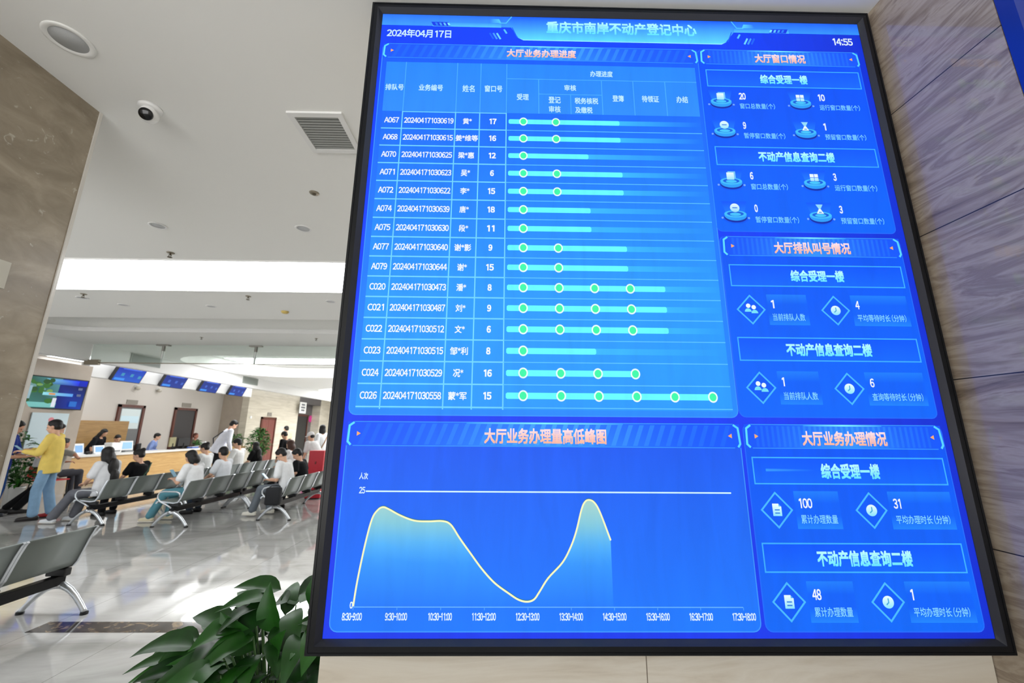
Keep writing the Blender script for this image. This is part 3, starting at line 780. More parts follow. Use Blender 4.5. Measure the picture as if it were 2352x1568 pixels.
t = fit('security_camera', -1.905, 1.83, HC, 'white dome security camera with a black lens near the marble pillar', 'camera')
b = nb(); lathe(b, [(0.002, 0), (0.052, 0), (0.052, -0.01), (0.046, -0.018), (0.002, -0.018)], 28); ob('base', b, M_WPLAST, t, True)
look = Vector((0.42, -0.9, -0.62)).normalized()
q = Vector((0, 0, 1)).rotation_difference(look).to_matrix()
b = nb(); ellipsoid(b, (0, 0, -0.045), (0.043, 0.043, 0.045), q, 24, 14); ob('ball', b, M_WPLAST, t, True)
b = nb(); lathe(b, [(0.002, 0.026), (0.03, 0.026), (0.03, 0.043), (0.027, 0.046), (0.002, 0.047)], 28)
bmesh.ops.transform(b, matrix=Matrix.Translation((0, 0, -0.045)) @ q.to_4x4(), verts=b.verts); ob('lens_window', b, mat('gloss_black', (6, 6, 7), 0.12), t, True)
b = nb(); tube(b, [(-0.05, 0.02, -0.005), (-0.07, 0.028, -0.006)], 0.008); ob('cable_boss', b, M_GREYPL, t)

t = fit('ceiling_speaker', -1.934, 1.452, HC, 'round white ceiling speaker with a pale grey mesh above the pillar', 'ceiling speaker')
b = nb(); lathe(b, [(0.062, 0), (0.085, 0), (0.085, -0.004), (0.078, -0.006), (0.066, -0.005), (0.062, -0.002)], 40); ob('rim', b, M_CEIL, t, True)
b = nb(); lathe(b, [(0.001, -0.003), (0.0635, -0.003), (0.0635, -0.001), (0.001, -0.001)], 36); ob('grille', b, mat('speaker_mesh', (178, 180, 180), 0.5, bump=0.3, vscale=300), t, True)

def sprinkler(x, y, z, label, flat=False):
    t = fit('sprinkler', x, y, z, label, 'sprinkler', 'fire sprinklers on the ceiling')
    b = nb(); lathe(b, [(0.001, 0), (0.034, 0), (0.03, -0.006), (0.012, -0.008), (0.001, -0.008)], 18); ob('escutcheon', b, mat('brass_grey', (150, 142, 126), 0.35, metal=0.8), t, True)
    if flat:
        b = nb(); lathe(b, [(0.001, -0.004), (0.014, -0.006), (0.012, -0.014), (0.001, -0.014)], 14); ob('cap', b, mat('dark_brass', (90, 82, 66), 0.4, metal=0.7), t, True); return
    b = nb(); cyl(b, (0, 0, -0.006), (0, 0, -0.028), 0.007); tube(b, [(-0.012, 0, -0.02), (-0.014, 0, -0.034), (0, 0, -0.046), (0.014, 0, -0.034), (0.012, 0, -0.02)], 0.0025, 6); ob('body', b, mat('dark_brass', (90, 82, 66), 0.4, metal=0.7), t)
    b = nb(); lathe(b, [(0.001, -0.046), (0.02, -0.046), (0.02, -0.049), (0.001, -0.05)], 14); ob('deflector', b, mat('dark_brass', (90, 82, 66)), t)
sprinkler(-1.397, 2.597, HC, 'round brass sprinkler on the ceiling between the air grille and the display', True)
sprinkler(-3.272, 3.647, HC, 'sprinkler just in front of the nearest long strip light')
sprinkler(-5.41, 4.93, HC, 'sprinkler just behind the strip light, nearer the pillar')
sprinkler(-3.33, 4.94, HC, 'sprinkler just behind the strip light, midway along it')
sprinkler(-6.55, 7.85 + 0.6, HR, 'sprinkler on the hall ceiling above the left glass hanger')
sprinkler(-4.1, 7.85 + 0.6, HR, 'sprinkler on the hall ceiling above the right glass hanger')
def downlight(x, y, label):
    t = fit('downlight', x, y, HC, label, 'downlight', 'unlit recessed ceiling lights')
    b = nb(); lathe(b, [(0.05, 0), (0.066, 0), (0.064, -0.005), (0.052, -0.006), (0.048, -0.001)], 28); ob('rim', b, M_WHITE, t, True)
    b = nb(); lathe(b, [(0.001, -0.002), (0.05, -0.002), (0.05, 0), (0.001, 0)], 24); ob('lens', b, mat('unlit_lens', (186, 188, 190), 0.35), t, True)
downlight(-2.944, 3.113, 'unlit round recessed light between the pillar and the strip light')
downlight(-1.736, 3.129, 'unlit round recessed light near the red alarm')
downlight(-5.58, 5.08, 'unlit recessed light behind the strip light beside the pillar')
downlight(-5.32, 5.38, 'unlit recessed light behind the strip light, second from the pillar')
downlight(-4.13, 5.40, 'unlit recessed light behind the strip light, midway along')
downlight(-2.35, 5.12, 'unlit recessed light behind the strip light beside the display')
t = fit('smoke_detector', -3.22, 5.61, HC, 'small yellowish smoke detector behind the strip light', 'detector')
b = nb(); lathe(b, [(0.001, 0), (0.05, 0), (0.05, -0.015), (0.035, -0.03), (0.001, -0.034)], 20); ob('body', b, mat('yellowed_plastic', (196, 172, 96), 0.5), t, True)

# smoke screen of glass hung from the ceiling
t = empty('glass_smoke_screen', (-6, 9.3, 3.07), 0, 'clear glass smoke screen hanging across the hall ceiling', 'glass screen')
b = nb(); box(b, -3.68, 3.2, -0.006, 0.006, 0.0, 0.44); g = ob('pane', b, M_GLASS, t)
b = nb(); box(b, -3.7, 3.2, -0.012, 0.012, -0.02, 0.0); ob('bottom_rail', b, mat('bronze_rail', (120, 112, 96), 0.4, metal=0.6), t)
for x in (-2.05, 0.1):
    b = nb(); box(b, x - 0.14, x + 0.14, -0.05, 0.05, 0.40, 0.43); cyl(b, (x, 0.02, 0.40), (x, 0.02, 0.28), 0.035, n=12); ob('hanger', b, M_STEEL, t)
    b = nb(); cyl(b, (x, 0.02, 0.28), (x, 0.02, 0.10), 0.028, n=12); cyl(b, (x, 0.02, 0.10), (x, 0.02, -0.02), 0.02, n=12); ob('hanger_rod', b, M_WPLAST, t)
b = nb(); box(b, -3.78, -3.45, -0.03, 0.03, -0.06, 0.06); ob('end_clamp', b, mat('bronze_rail', (120, 112, 96)), t)

def beam_vent(y0, y1, label):
    t = fit('wall_vent', -9.7, (y0 + y1) / 2, 3.35, label, 'air vent', 'grey grilles on the long beam')
    h = (y1 - y0) / 2
    b = nb(); box(b, 0, 0.02, -h, h, -0.13, 0.13); box(b, 0.015, 0.021, -h + 0.03, h - 0.03, -0.10, 0.10); ob('frame', b, mat('vent_grey', (150, 156, 150), 0.5), t)
    b = nb()
    for k in range(9): z = -0.095 + 0.19 / 8 * k; box(b, 0.021, 0.027, -h + 0.03, h - 0.03, z - 0.006, z + 0.006)
    ob('slats', b, mat('vent_slat', (112, 120, 114), 0.5), t)
beam_vent(10.3, 11.2, 'grey air grille on the white beam nearest the wall television')
beam_vent(14.8, 15.7, 'grey air grille on the white beam, second from the wall television')
beam_vent(23.5, 24.5, 'farthest grey air grille on the white beam, beside the display frame')

# ------------------------------------------------------------------ screens in the hall
def picture(parent, name, w, h, x, polys, label=None):
    """flat lit picture facing +x, width along y, given as (points 0..1 from the top left, colours)"""
    vs, fs, cs = [], [], []
    for l, (pts, col) in enumerate(polys):
        i0 = len(vs); cols = col if isinstance(col[0], (tuple, list)) else [col] * len(pts)
        for (u, v), c in zip(pts, cols): vs.append((x + 0.0006 * l, (u - 0.5) * w, (0.5 - v) * h)); cs.append(lin(c))
        fs.append(tuple(range(i0, i0 + len(pts))))
    me = bpy.data.meshes.new(name); me.from_pydata(vs, [], fs)
    at = me.color_attributes.new('Col', 'FLOAT_COLOR', 'POINT'); at.data.foreach_set('color', [q for c in cs for q in (*c, 1.0)])
    return tag(link_mesh(name, me, M_SCREEN, parent), label)
def rc(u0, v0, u1, v1): return [(u0, v0), (u1, v0), (u1, v1), (u0, v1)]
t = empty('wall_television', (-10.74, 9.68, 2.38), 0, 'wide wall television with a green and dark blue picture above the standing man', 'television')
t.rotation_euler = (0, R(4), R(-6))
b = nb(); box(b, -0.05, 0, -0.67, 0.67, -0.375, 0.375, bev=0.006); ob('bezel', b, M_BLKP, t)
random.seed(4)
polys = [(rc(0, 0, 1, 1), [(50, 80, 40), (16, 40, 200), (10, 26, 90), (96, 170, 160)]), (rc(0, 0, .58, 1), [(40, 76, 40), (90, 150, 160), (60, 110, 110), (70, 130, 120)]), (rc(.34, .03, .86, .2), [(120, 190, 220), (20, 50, 250), (30, 40, 200), (70, 130, 150)]),
         (rc(.56, .2, 1, 1), [(22, 34, 120), (14, 24, 70), (20, 60, 170), (16, 30, 110)]), (rc(.03, .82, .58, .98), (120, 190, 185))]
for k in range(26):
    u, v = random.uniform(.02, .5), random.uniform(.08, .8); r1, r2 = random.uniform(.03, .08), random.uniform(.04, .09)
    polys.append(([(u + r1 * math.cos(a * PI / 4), v + r2 * math.sin(a * PI / 4)) for a in range(8)], random.choice([(60, 110, 50), (96, 150, 70), (50, 84, 46), (120, 160, 90), (110, 150, 150)])))
polys += [(rc(.33, .48, .8, .58), [(150, 220, 230), (90, 160, 240), (90, 160, 240), (150, 220, 230)]), (rc(.42, .5, .52, .56), (220, 150, 90)), (rc(.1, .3, .16, .72), (150, 180, 190)), (rc(.5, .66, .56, .96), (220, 225, 235)),
          (rc(.86, .26, .93, .34), (100, 110, 140)), (rc(.86, .48, .93, .56), (100, 110, 140)), (rc(.78, .74, .9, .92), (40, 110, 200))]
picture(t, 'picture', 1.28, 0.70, 0.0015, polys)
b = nb(); box(b, -0.12, -0.05, -0.3, 0.3, -0.2, 0.2); ob('wall_bracket', b, M_BLKP, t)

def counter_monitor(y, label, bright):
    t = empty('counter_monitor', (-10.74, y, 3.07), 0, label, 'monitor', 'tilted blue monitors on the white fascia')
    t.rotation_euler = (0, R(24), 0)
    b = nb(); box(b, -0.09, 0, -0.44, 0.44, -0.235, 0.235, bev=0.005); ob('bezel', b, mat('dark_bezel', (40, 40, 44), 0.5), t)
    c0, c1 = ((28, 44, 176), (48, 100, 206)) if bright else ((34, 54, 140), (42, 66, 156))
    polys = [(rc(0, 0, 1, 1), [c0, lerp(c0, c1, .4), c1, c1])]
    for (u, v) in ((.25, .55), (.58, .55), (.88, .62)): polys.append((rc(u - .05, v - .1, u + .06, v + .1), (70, 150, 190) if bright else (70, 104, 200)))
    polys.append((rc(.15, .1, .85, .2), (70, 110, 230))); polys.append((rc(.04, .8, .4, .95), (70, 150, 245)))
    picture(t, 'picture', 0.84, 0.43, 0.0015, polys)
    b = nb(); box(b, -0.2, -0.09, -0.08, 0.08, -0.06, 0.06); ob('bracket', b, M_BLKP, t)
counter_monitor(11.5, 'tilted blue monitor on the white fascia nearest the wall television', True)
counter_monitor(13.08, 'second tilted blue monitor on the fascia from the wall television', False)
counter_monitor(14.68, 'third tilted blue monitor on the fascia from the wall television', False)
counter_monitor(16.2, 'farthest tilted blue monitor, at the end of the fascia', False)

def dome(x, y, z, label):
    t = fit('dome_camera', x, y, z, label, 'camera', 'small dome cameras on the back wall')
    b = nb(); box(b, 0, 0.1, -0.05, 0.05, 0.02, 0.09); ob('bracket', b, M_WPLAST, t)
    b = nb(); ellipsoid(b, (0.1, 0, 0.0), (0.075, 0.075, 0.075)); ob('dome', b, mat('dome_beige', (190, 184, 170), 0.3), t, True)
dome(-13.0, 14.22, 2.95, 'small white dome camera above the door with the bright pane'); dome(-13.0, 15.1, 2.95, 'small white dome camera between the two framed doors')
def sign(name, x, y, z, w, h, m, label, cat, marks=None, rnd=False):
    t = fit(name, x, y, z, label, cat)
    b = nb()
    if rnd: lathe(b, [(0.001, 0.0), (w / 2, 0.0), (w / 2, 0.02), (0.001, 0.02)], 24, axis='X')
    else: box(b, 0, 0.02, -w / 2, w / 2, -h / 2, h / 2)
    ob('panel', b, m, t)
    if marks:
        b = nb()
        for (u0, v0, u1, v1) in marks: box(b, 0.02, 0.023, (u0 - .5) * w, (u1 - .5) * w, (.5 - v1) * h, (.5 - v0) * h)
        ob('lettering', b, mat('sign_ink', (110, 112, 116), 0.6), t)
    return t
M_SIGN = mat('grey_sign', (140, 134, 124), 0.5)
sign('door_sign', -13.0, 14.2, 2.46, 0.42, 0.14, M_SIGN, 'grey nameplate above the door with the bright pane', 'sign')
sign('door_sign', -13.0, 16.62, 2.50, 0.46, 0.16, M_SIGN, 'grey nameplate above the dark framed doorway', 'sign')
sign('door_sign', -11.79, 20.4, 2.28, 0.36, 0.18, M_SIGN, 'grey nameplate above the mahogany double door', 'sign')
sign('wall_sign', -11.6, 23.25, 2.76, 0.75, 0.62, mat('white_sign', (224, 224, 220), 0.5), 'white hanging sign with grey lines beside the grey recess', 'sign', [(.25, .15, .75, .3), (.2, .4, .8, .55), (.25, .65, .75, .8)])
sign('round_sign', -12.3, 25.75, 2.20, 0.42, 0.42, mat('magenta_sign', (196, 40, 130), 0.5), 'round magenta sign on the grey recess wall', 'sign', None, True)
sign('wall_socket', -11.79, 18.95, 2.10, 0.13, 0.13, M_WPLAST, 'small white round fitting on the cream wall', 'wall fitting', None, True)
t = sign('wall_notice', -2.21, 1.655, 2.245, 0.05, 0.12, mat('pale_notice', (196, 192, 178), 0.6), 'pale notice at the picture edge of the marble pillar', 'notice')
t = sign('poster_board', -10.79, 9.78, 1.46, 0.78, 0.92, mat('pale_blue_board', (196, 214, 220), 0.45), 'pale blue white poster below the wall television', 'poster')
b = nb(); lathe(b, [(0.001, 0.02), (0.06, 0.02), (0.06, 0.023), (0.001, 0.023)], 16, loc=(0, 0.02, 0.3), axis='X'); ob('round_mark', b, mat('pink_mark', (216, 130, 140), 0.6), t)

# red alarm on the pillar end behind the frame
t = fit('fire_alarm', -0.53, 1.5, 2.35, 'red fire alarm box peeping out behind the left edge of the display', 'fire alarm')
b = nb(); box(b, -0.055, 0.0, -0.06, 0.06, -0.075, 0.075, bev=0.01); ob('housing', b, M_RED, t)
b = nb(); box(b, -0.082, -0.05, -0.04, 0.04, -0.05, 0.03, bev=0.014); ob('strobe', b, mat('red_lens', (240, 20, 24), 0.15), t)
b = nb(); cyl(b, (-0.055, 0, -0.055), (-0.062, 0, -0.055), 0.012); ob('test_button', b, mat('dark_red', (120, 14, 18), 0.4), t)

# ------------------------------------------------------------------ waiting benches
M_PERF = mat('grey_perforated_steel', (124, 131, 127), 0.4, metal=0.25, spec=0.5)
M_ARM = mat('satin_silver_metal', (206, 210, 214), 0.28, metal=0.85)
PITCH = 0.568
def bench_profile():
    pts = [(-0.47, 0.372), (-0.455, 0.402), (-0.42, 0.412), (-0.30, 0.398), (-0.18, 0.385), (-0.115, 0.395), (-0.085, 0.44), (-0.055, 0.53), (-0.02, 0.63), (0.012, 0.705), (0.028, 0.722)]
    return pts
def sheet(b, prof, y0, y1, th):
    n = len(prof); rows = []
    for sgn in (0, 1):
        for y in (y0, y1):
            row = []
            for i, (x, z) in enumerate(prof):
                d = Vector((prof[min(i + 1, n - 1)][0] - prof[max(i - 1, 0)][0], prof[min(i + 1, n - 1)][1] - prof[max(i - 1, 0)][1])).normalized()
                row.append(b.verts.new((x - d.y * th * sgn * -1, y, z + d.x * th * sgn * -1)))
            rows.append(row)
    a, c, d, e = rows
    for i in range(n - 1):
        for q in ((a[i], a[i + 1], c[i + 1], c[i]), (d[i], e[i], e[i + 1], d[i + 1]), (a[i], d[i], d[i + 1], a[i + 1]), (c[i], c[i + 1], e[i + 1], e[i])): b.faces.new(q)
    b.faces.new((a[0], c[0], e[0], d[0])); b.faces.new((a[-1], d[-1], e[-1], c[-1]))

def make_bench(nseat, arm_near=True):
    t = empty('waiting_bench')
    prof = bench_profile(); L = nseat * PITCH
    for k in range(nseat):
        y0 = k * PITCH
        b = nb(); sheet(b, prof, y0 + 0.022, y0 + PITCH - 0.022, 0.006)
        sh = ob('seat_shell', b, M_PERF, t, True)
        b = nb()
        sheet(b, prof, y0 + 0.002, y0 + 0.022, 0.016); ob('side_rail', b, M_ARM, sh)
        b = nb(); sheet(b, prof, y0 + PITCH - 0.022, y0 + PITCH - 0.002, 0.016); ob('side_rail', b, M_ARM, sh)
    b = nb(); box(b, -0.225, -0.155, 0.0, L, 0.235, 0.315, bev=0.006); ob('beam', b, M_BLACK, t)
    for k in range(nseat + 1):
        y = min(max(k * PITCH, 0.05), L - 0.05)
        b = nb(); box(b, -0.27, -0.10, y - 0.03, y + 0.03, 0.315, 0.378, bev=0.008); ob('seat_bracket', b, M_BLKP, t)
    for y in (0.02, L - 0.02):
        b = nb()
        for sgn in (-1, 1):
            xs = [-0.19 + sgn * q for q in (0.0, 0.05, 0.11, 0.17, 0.225, 0.265, 0.275)]
            zs = [0.235, 0.225, 0.195, 0.145, 0.085, 0.035, 0.018]
            tube(b, [(x, y, z) for x, z in zip(xs, zs)], [0.034, 0.030, 0.026, 0.023, 0.021, 0.021, 0.022], 10)
        box(b, -0.23, -0.15, y - 0.04, y + 0.04, 0.215, 0.24)
        lg = ob('leg', b, M_ARM, t, True)
        for sgn in (-1, 1):
            b = nb(); cyl(b, (-0.19 + sgn * 0.277, y, 0.0), (-0.19 + sgn * 0.277, y, 0.02), 0.028); ob('foot_pad', b, M_BLKP, lg)
    for y in ([0.0] if arm_near else []) + [L]:
        b = nb(); tube(b, [(-0.075, y, 0.47), (-0.10, y, 0.535), (-0.15, y, 0.555), (-0.36, y, 0.56), (-0.42, y, 0.545), (-0.445, y, 0.50), (-0.44, y, 0.45), (-0.39, y, 0.40), (-0.28, y, 0.35), (-0.19, y, 0.30)], 0.013, 8)
        ob('armrest', b, M_ARM, t, True)
    return t

b3 = make_bench(3)
GRP = 'grey steel waiting benches'
def put_bench(src, x, y, label, first):
    o = src if first else copy_tree(src)
    o.location = (x, y, 0); tag(o, label, 'bench', GRP); return o
put_bench(b3, -3.76, 2.30, 'large grey steel bench end in the lower left foreground, nearest the pillar', True)
put_bench(b3, -6.77, 7.22, 'grey steel bench under the long haired woman in white, near end of its row', False)
put_bench(b3, -6.77, 9.0, 'second grey steel bench in the row that starts under the long haired woman', False)
put_bench(b3, -6.77, 10.78, 'third grey steel bench in the row that starts under the long haired woman', False)
put_bench(b3, -5.32, 7.12, 'grey steel bench under the woman in teal jeans, near end of the middle row', False)
put_bench(b3, -5.32, 8.86, 'second grey steel bench of the middle row, behind the woman in teal jeans', False)
put_bench(b3, -5.32, 10.6, 'third grey steel bench of the middle row, farthest from the woman in teal jeans', False)
put_bench(b3, -3.92, 7.66, 'grey steel bench under the man in grey trousers with a phone', False)

# ------------------------------------------------------------------ people
SKIN = (222, 176, 148)
def loft(b, rings, n=16):
    """rings: (centre, half width, half depth, tilt about x) elliptical slices of a torso"""
    out = []
    for c, rx, ry, tilt in rings:
        m = Matrix.Rotation(tilt, 3, 'X'); c = Vector(c)
        out.append([b.verts.new(c + m @ Vector((rx * math.cos(2 * PI * i / n), ry * math.sin(2 * PI * i / n), 0))) for i in range(n)])
    skin(b, out)

def remeshed(name, b, voxel, m, parent, it=3):
    bmesh.ops.recalc_face_normals(b, faces=b.faces)
    me = bpy.data.meshes.new(name); b.to_mesh(me); b.free()
    tmp = bpy.data.objects.new('tmp', me); COL.objects.link(tmp)
    r = tmp.modifiers.new('r', 'REMESH'); r.mode = 'VOXEL'; r.voxel_size = voxel; r.use_smooth_shade = True
    if it:
        q = tmp.modifiers.new('s', 'SMOOTH'); q.factor = 0.5; q.iterations = it
    dg = bpy.context.evaluated_depsgraph_get()
    out = bpy.data.meshes.new_from_object(tmp.evaluated_get(dg)); out.name = name
    bpy.data.objects.remove(tmp); bpy.data.meshes.remove(me)
    out.materials.clear()
    return link_mesh(name, out, m, parent, True)

def arm_hand(b, sh, el, wr, hd, s, fist=False):
    capsule(b, sh, el, 0.046 * s, 0.038 * s); capsule(b, el, wr, 0.038 * s, 0.026 * s)
    d = Vector(hd).normalized(); side = d.cross(Vector((0, 0, 1)))
    if side.length < 0.1: side = Vector((1, 0, 0))
    side.normalize(); up = side.cross(d).normalized()
    inward = -1 if sh[0] > 0 else 1
    sd = side * inward
    rot = Matrix((sd, d, up)).transposed()
    ellipsoid(b, wr + d * 0.045 * s, (0.036 * s, 0.052 * s, 0.017 * s), rot)
    down = -up
    for i, ln in enumerate((0.062, 0.072, 0.068, 0.052)):
        p0 = wr + d * 0.084 * s + sd * ((0.027 - 0.0185 * i) * s)
        p1 = p0 + (d * 0.8 + down * 0.45).normalized() * ln * 0.5 * s
        p2 = p1 + (d * (0.2 if fist else 0.5) + down * 0.85).normalized() * ln * 0.5 * s
        capsule(b, p0, p1, 0.0092 * s, 0.0088 * s, 8); capsule(b, p1, p2, 0.0088 * s, 0.0075 * s, 8)
    t0 = wr + d * 0.03 * s + sd * 0.030 * s; t1 = t0 + (sd * 0.7 + d * 0.7) * 0.034 * s; t2 = t1 + (d + down * 0.4).normalized() * 0.03 * s
    capsule(b, t0, t1, 0.012 * s, 0.0105 * s, 8); capsule(b, t1, t2, 0.0105 * s, 0.0085 * s, 8)

def person(loc, rz, label, group=None, pose='stand', s=1.0, shirt=(240, 240, 240), sleeve='short', pants=(70, 80, 100), shoes=(40, 40, 40), hair='short', haircol=(22, 20, 20), skin_c=SKIN,
           lean=0.0, side=0.0, head_pitch=0.0, head_yaw=0.0, arms=None, legs=None, slouch=0.0, voxel=0.012, face=True, hem=0.0, show_legs=True, loose=1.0, sit_h=0.42):
    """a clothed figure built in its own frame: x to its right, y forward, z up; limbs given in metres for a 1.72 m adult"""
    V = Vector
    t = empty('person', (loc[0], loc[1], loc[2] if len(loc) > 2 else 0.0), rz, label, 'person', group)
    if pose == 'stand':
        hip_z = 0.92; pel = V((0, side * 0.3, hip_z)); top = V((side * 0.0, lean, 1.44 - abs(lean) * 0.18))
        hips = [V((sg * 0.092, pel.y, hip_z - 0.02)) for sg in (-1, 1)]
        knees = [V((sg * 0.10, pel.y * 0.5 + 0.03, 0.49)) for sg in (-1, 1)]
        ank = [V((sg * 0.11, -0.02, 0.085)) for sg in (-1, 1)]
    else:
        hip_z = (sit_h / s) + 0.085; pel = V((0, 0, hip_z + 0.03)); top = V((0, 0.0 + lean, hip_z + 0.53 - slouch))
        hips = [V((sg * 0.095, 0.02, hip_z + 0.01)) for sg in (-1, 1)]
        knees = [V((sg * 0.12, 0.43, hip_z + 0.03)) for sg in (-1, 1)]
        ank = [V((sg * 0.12, 0.47, 0.085)) for sg in (-1, 1)]
    if legs:
        knees = [V(q) for q in legs['knee']]; ank = [V(q) for q in legs['ankle']]
    up = (top - pel).normalized(); tilt = -math.atan2(up.y, up.z)
    wst = pel.lerp(top, 0.33) + V((0, -0.012, 0)); chs = pel.lerp(top, 0.70); shl = pel.lerp(top, 0.93)
    nb0 = top + up * 0.0; head = top + V((0, 0.035, 0.155)) + V((0, -math.sin(head_pitch) * 0.06, -math.sin(abs(head_pitch)) * 0.03))
    shd = [shl + V((sg * 0.168, 0, 0.0)) for sg in (-1, 1)]
    if arms: el = [V(a) for a in arms['el']]; wr = [V(a) for a in arms['wr']]; hd = [V(a) for a in arms['hd']]
    elif pose == 'stand':
        el = [shd[k] + V(((-1, 1)[k] * 0.06, -0.02, -0.29)) for k in (0, 1)]; wr = [el[k] + V(((-1, 1)[k] * 0.01, 0.08, -0.25)) for k in (0, 1)]; hd = [V((0, 0.2, -1))] * 2
    else:
        el = [V(((-1, 1)[k] * 0.24, 0.06, hip_z + 0.24)) for k in (0, 1)]; wr = [V(((-1, 1)[k] * 0.09, 0.27, hip_z + 0.15)) for k in (0, 1)]; hd = [V((0.35, 0.9, -0.1)), V((-0.35, 0.9, -0.1))]
    S = Matrix.Scale(s, 4)
    def fin(name, b, m, it=3, vox=None):
        bmesh.ops.transform(b, matrix=S, verts=b.verts)
        return remeshed(name, b, vox or voxel, m, t, it)
    hq = (Matrix.Rotation(head_yaw, 3, 'Z') @ Matrix.Rotation(head_pitch, 3, 'X'))
    def H(x, y, z): return head + hq @ V((x, y, z))
    m_skin = mat('skin_%d_%d_%d' % skin_c, skin_c, 0.55, spec=0.35)
    # body: one continuous surface
    b = nb()
    loft(b, [(pel + up * -0.08, 0.10, 0.08, tilt), (pel, 0.145, 0.10, tilt), (wst, 0.125, 0.09, tilt), (chs, 0.15, 0.10, tilt), (shl, 0.15, 0.075, tilt), (top, 0.055, 0.055, tilt)])
    capsule(b, top - up * 0.04, H(0, -0.015, -0.06), 0.054, 0.050)
    ellipsoid(b, H(0, -0.005, 0.025), (0.073, 0.090, 0.098), hq); ellipsoid(b, H(0, 0.022, -0.048), (0.055, 0.066, 0.062), hq)
    ellipsoid(b, H(0, 0.058, -0.088), (0.024, 0.020, 0.018), hq)
    capsule(b, H(0, 0.082, 0.005), H(0, 0.097, -0.030), 0.008, 0.013, 8)
    capsule(b, H(-0.022, 0.074, -0.060), H(0.022, 0.074, -0.060), 0.008, 0.008, 8)
    capsule(b, H(-0.035, 0.072, 0.022), H(0.035, 0.072, 0.022), 0.011, 0.011, 8)
    for sg in (-1, 1): ellipsoid(b, H(sg * 0.074, -0.008, -0.012), (0.010, 0.020, 0.031), hq)
    for k in (0, 1):
        capsule(b, shl + V(((-1, 1)[k] * 0.10, 0, 0)), shd[k], 0.05, 0.05)
        arm_hand(b, shd[k], el[k], wr[k], hd[k], 1.0)
        capsule(b, hips[k], knees[k], 0.070, 0.050); capsule(b, knees[k], ank[k], 0.047, 0.034)
        f = legs['foot'][k] if legs and 'foot' in legs else (0, 1, 0)
        capsule(b, ank[k] - V((0, 0, 0.04)), ank[k] - V((0, 0, 0.05)) + V(f).normalized() * 0.13, 0.03, 0.025)
    fin('body', b, m_skin, 2, min(voxel, 0.010))
    # shirt
    b = nb(); g = 0.016 * loose
    loft(b, [(pel + up * (-0.09 - hem), 0.158 + g, 0.112 + g, tilt), (pel, 0.155 + g, 0.110 + g, tilt), (wst, 0.14 + g * 1.2, 0.10 + g * 1.2, tilt), (chs, 0.163 + g, 0.11 + g, tilt), (pel.lerp(top, 0.86), 0.168 + g * .6, 0.10 + g * .6, tilt), (shl, 0.15, 0.082, tilt), (top - up * 0.012, 0.066, 0.064, tilt)])
    for k in (0, 1):
        sgn = (-1, 1)[k]
        capsule(b, shl + V((sgn * 0.09, 0, -0.005)), shd[k], 0.062, 0.062 + g * .4)
        if sleeve == 'long':
            capsule(b, shd[k], el[k], 0.060 + g * .5, 0.050 + g * .4); capsule(b, el[k], el[k].lerp(wr[k], 0.9), 0.050 + g * .4, 0.038)
        else:
            capsule(b, shd[k], shd[k].lerp(el[k], 0.72), 0.060 + g * .5, 0.058 + g * .5)
    fin('shirt', b, mat('cloth_%d_%d_%d' % shirt, shirt, 0.85, spec=0.2, var=0.05, vscale=14, bump=0.25))
    # trousers
    if show_legs:
        b = nb()
        loft(b, [(pel + up * 0.06, 0.142, 0.102, tilt), (pel, 0.150, 0.108, tilt), (pel + up * -0.09, 0.13, 0.10, tilt)])
        for k in (0, 1):
            capsule(b, hips[k], knees[k], 0.086, 0.066 * (1 + .1 * loose)); capsule(b, knees[k], knees[k].lerp(ank[k], 0.93), 0.066 * (1 + .1 * loose), 0.058 * (0.8 + .3 * loose))
        fin('trousers', b, mat('trouser_%d_%d_%d' % pants, pants, 0.85, spec=0.2, var=0.10, vscale=9, bump=0.3))
        for k in (0, 1):
            f = V(legs['foot'][k]).normalized() if legs and 'foot' in legs else V((0, 1, 0))
            b = nb(); a = V((ank[k].x, ank[k].y, 0))
            z0 = ank[k].z - 0.085
            capsule(b, a - f * 0.045 + V((0, 0, z0 + 0.045)), a + f * 0.07 + V((0, 0, z0 + 0.040)), 0.043, 0.041); capsule(b, a + f * 0.07 + V((0, 0, z0 + 0.038)), a + f * 0.155 + V((0, 0, z0 + 0.034)), 0.042, 0.032)
            capsule(b, a + V((0, 0, z0 + 0.055)), ank[k] - V((0, 0, 0.005)), 0.042, 0.040)
            sc = shoes[k] if isinstance(shoes[0], tuple) else shoes
            so = fin('shoe', b, mat('shoe_%d_%d_%d' % sc, sc, 0.5), 2)
            b = nb(); capsule(b, a - f * 0.05 + V((0, 0, z0 + 0.012)), a + f * 0.16 + V((0, 0, z0 + 0.012)), 0.04, 0.035)
            bmesh.ops.scale(b, vec=(1, 1, 0.3), space=Matrix.Translation(-(a + V((0, 0, z0 + 0.012)))), verts=b.verts)
            bmesh.ops.transform(b, matrix=S, verts=b.verts)
            ob('sole', b, mat('sole_white', (226, 222, 210), 0.6) if sum(sc) > 450 else mat('sole_dark', (40, 36, 36), 0.6), so, True)
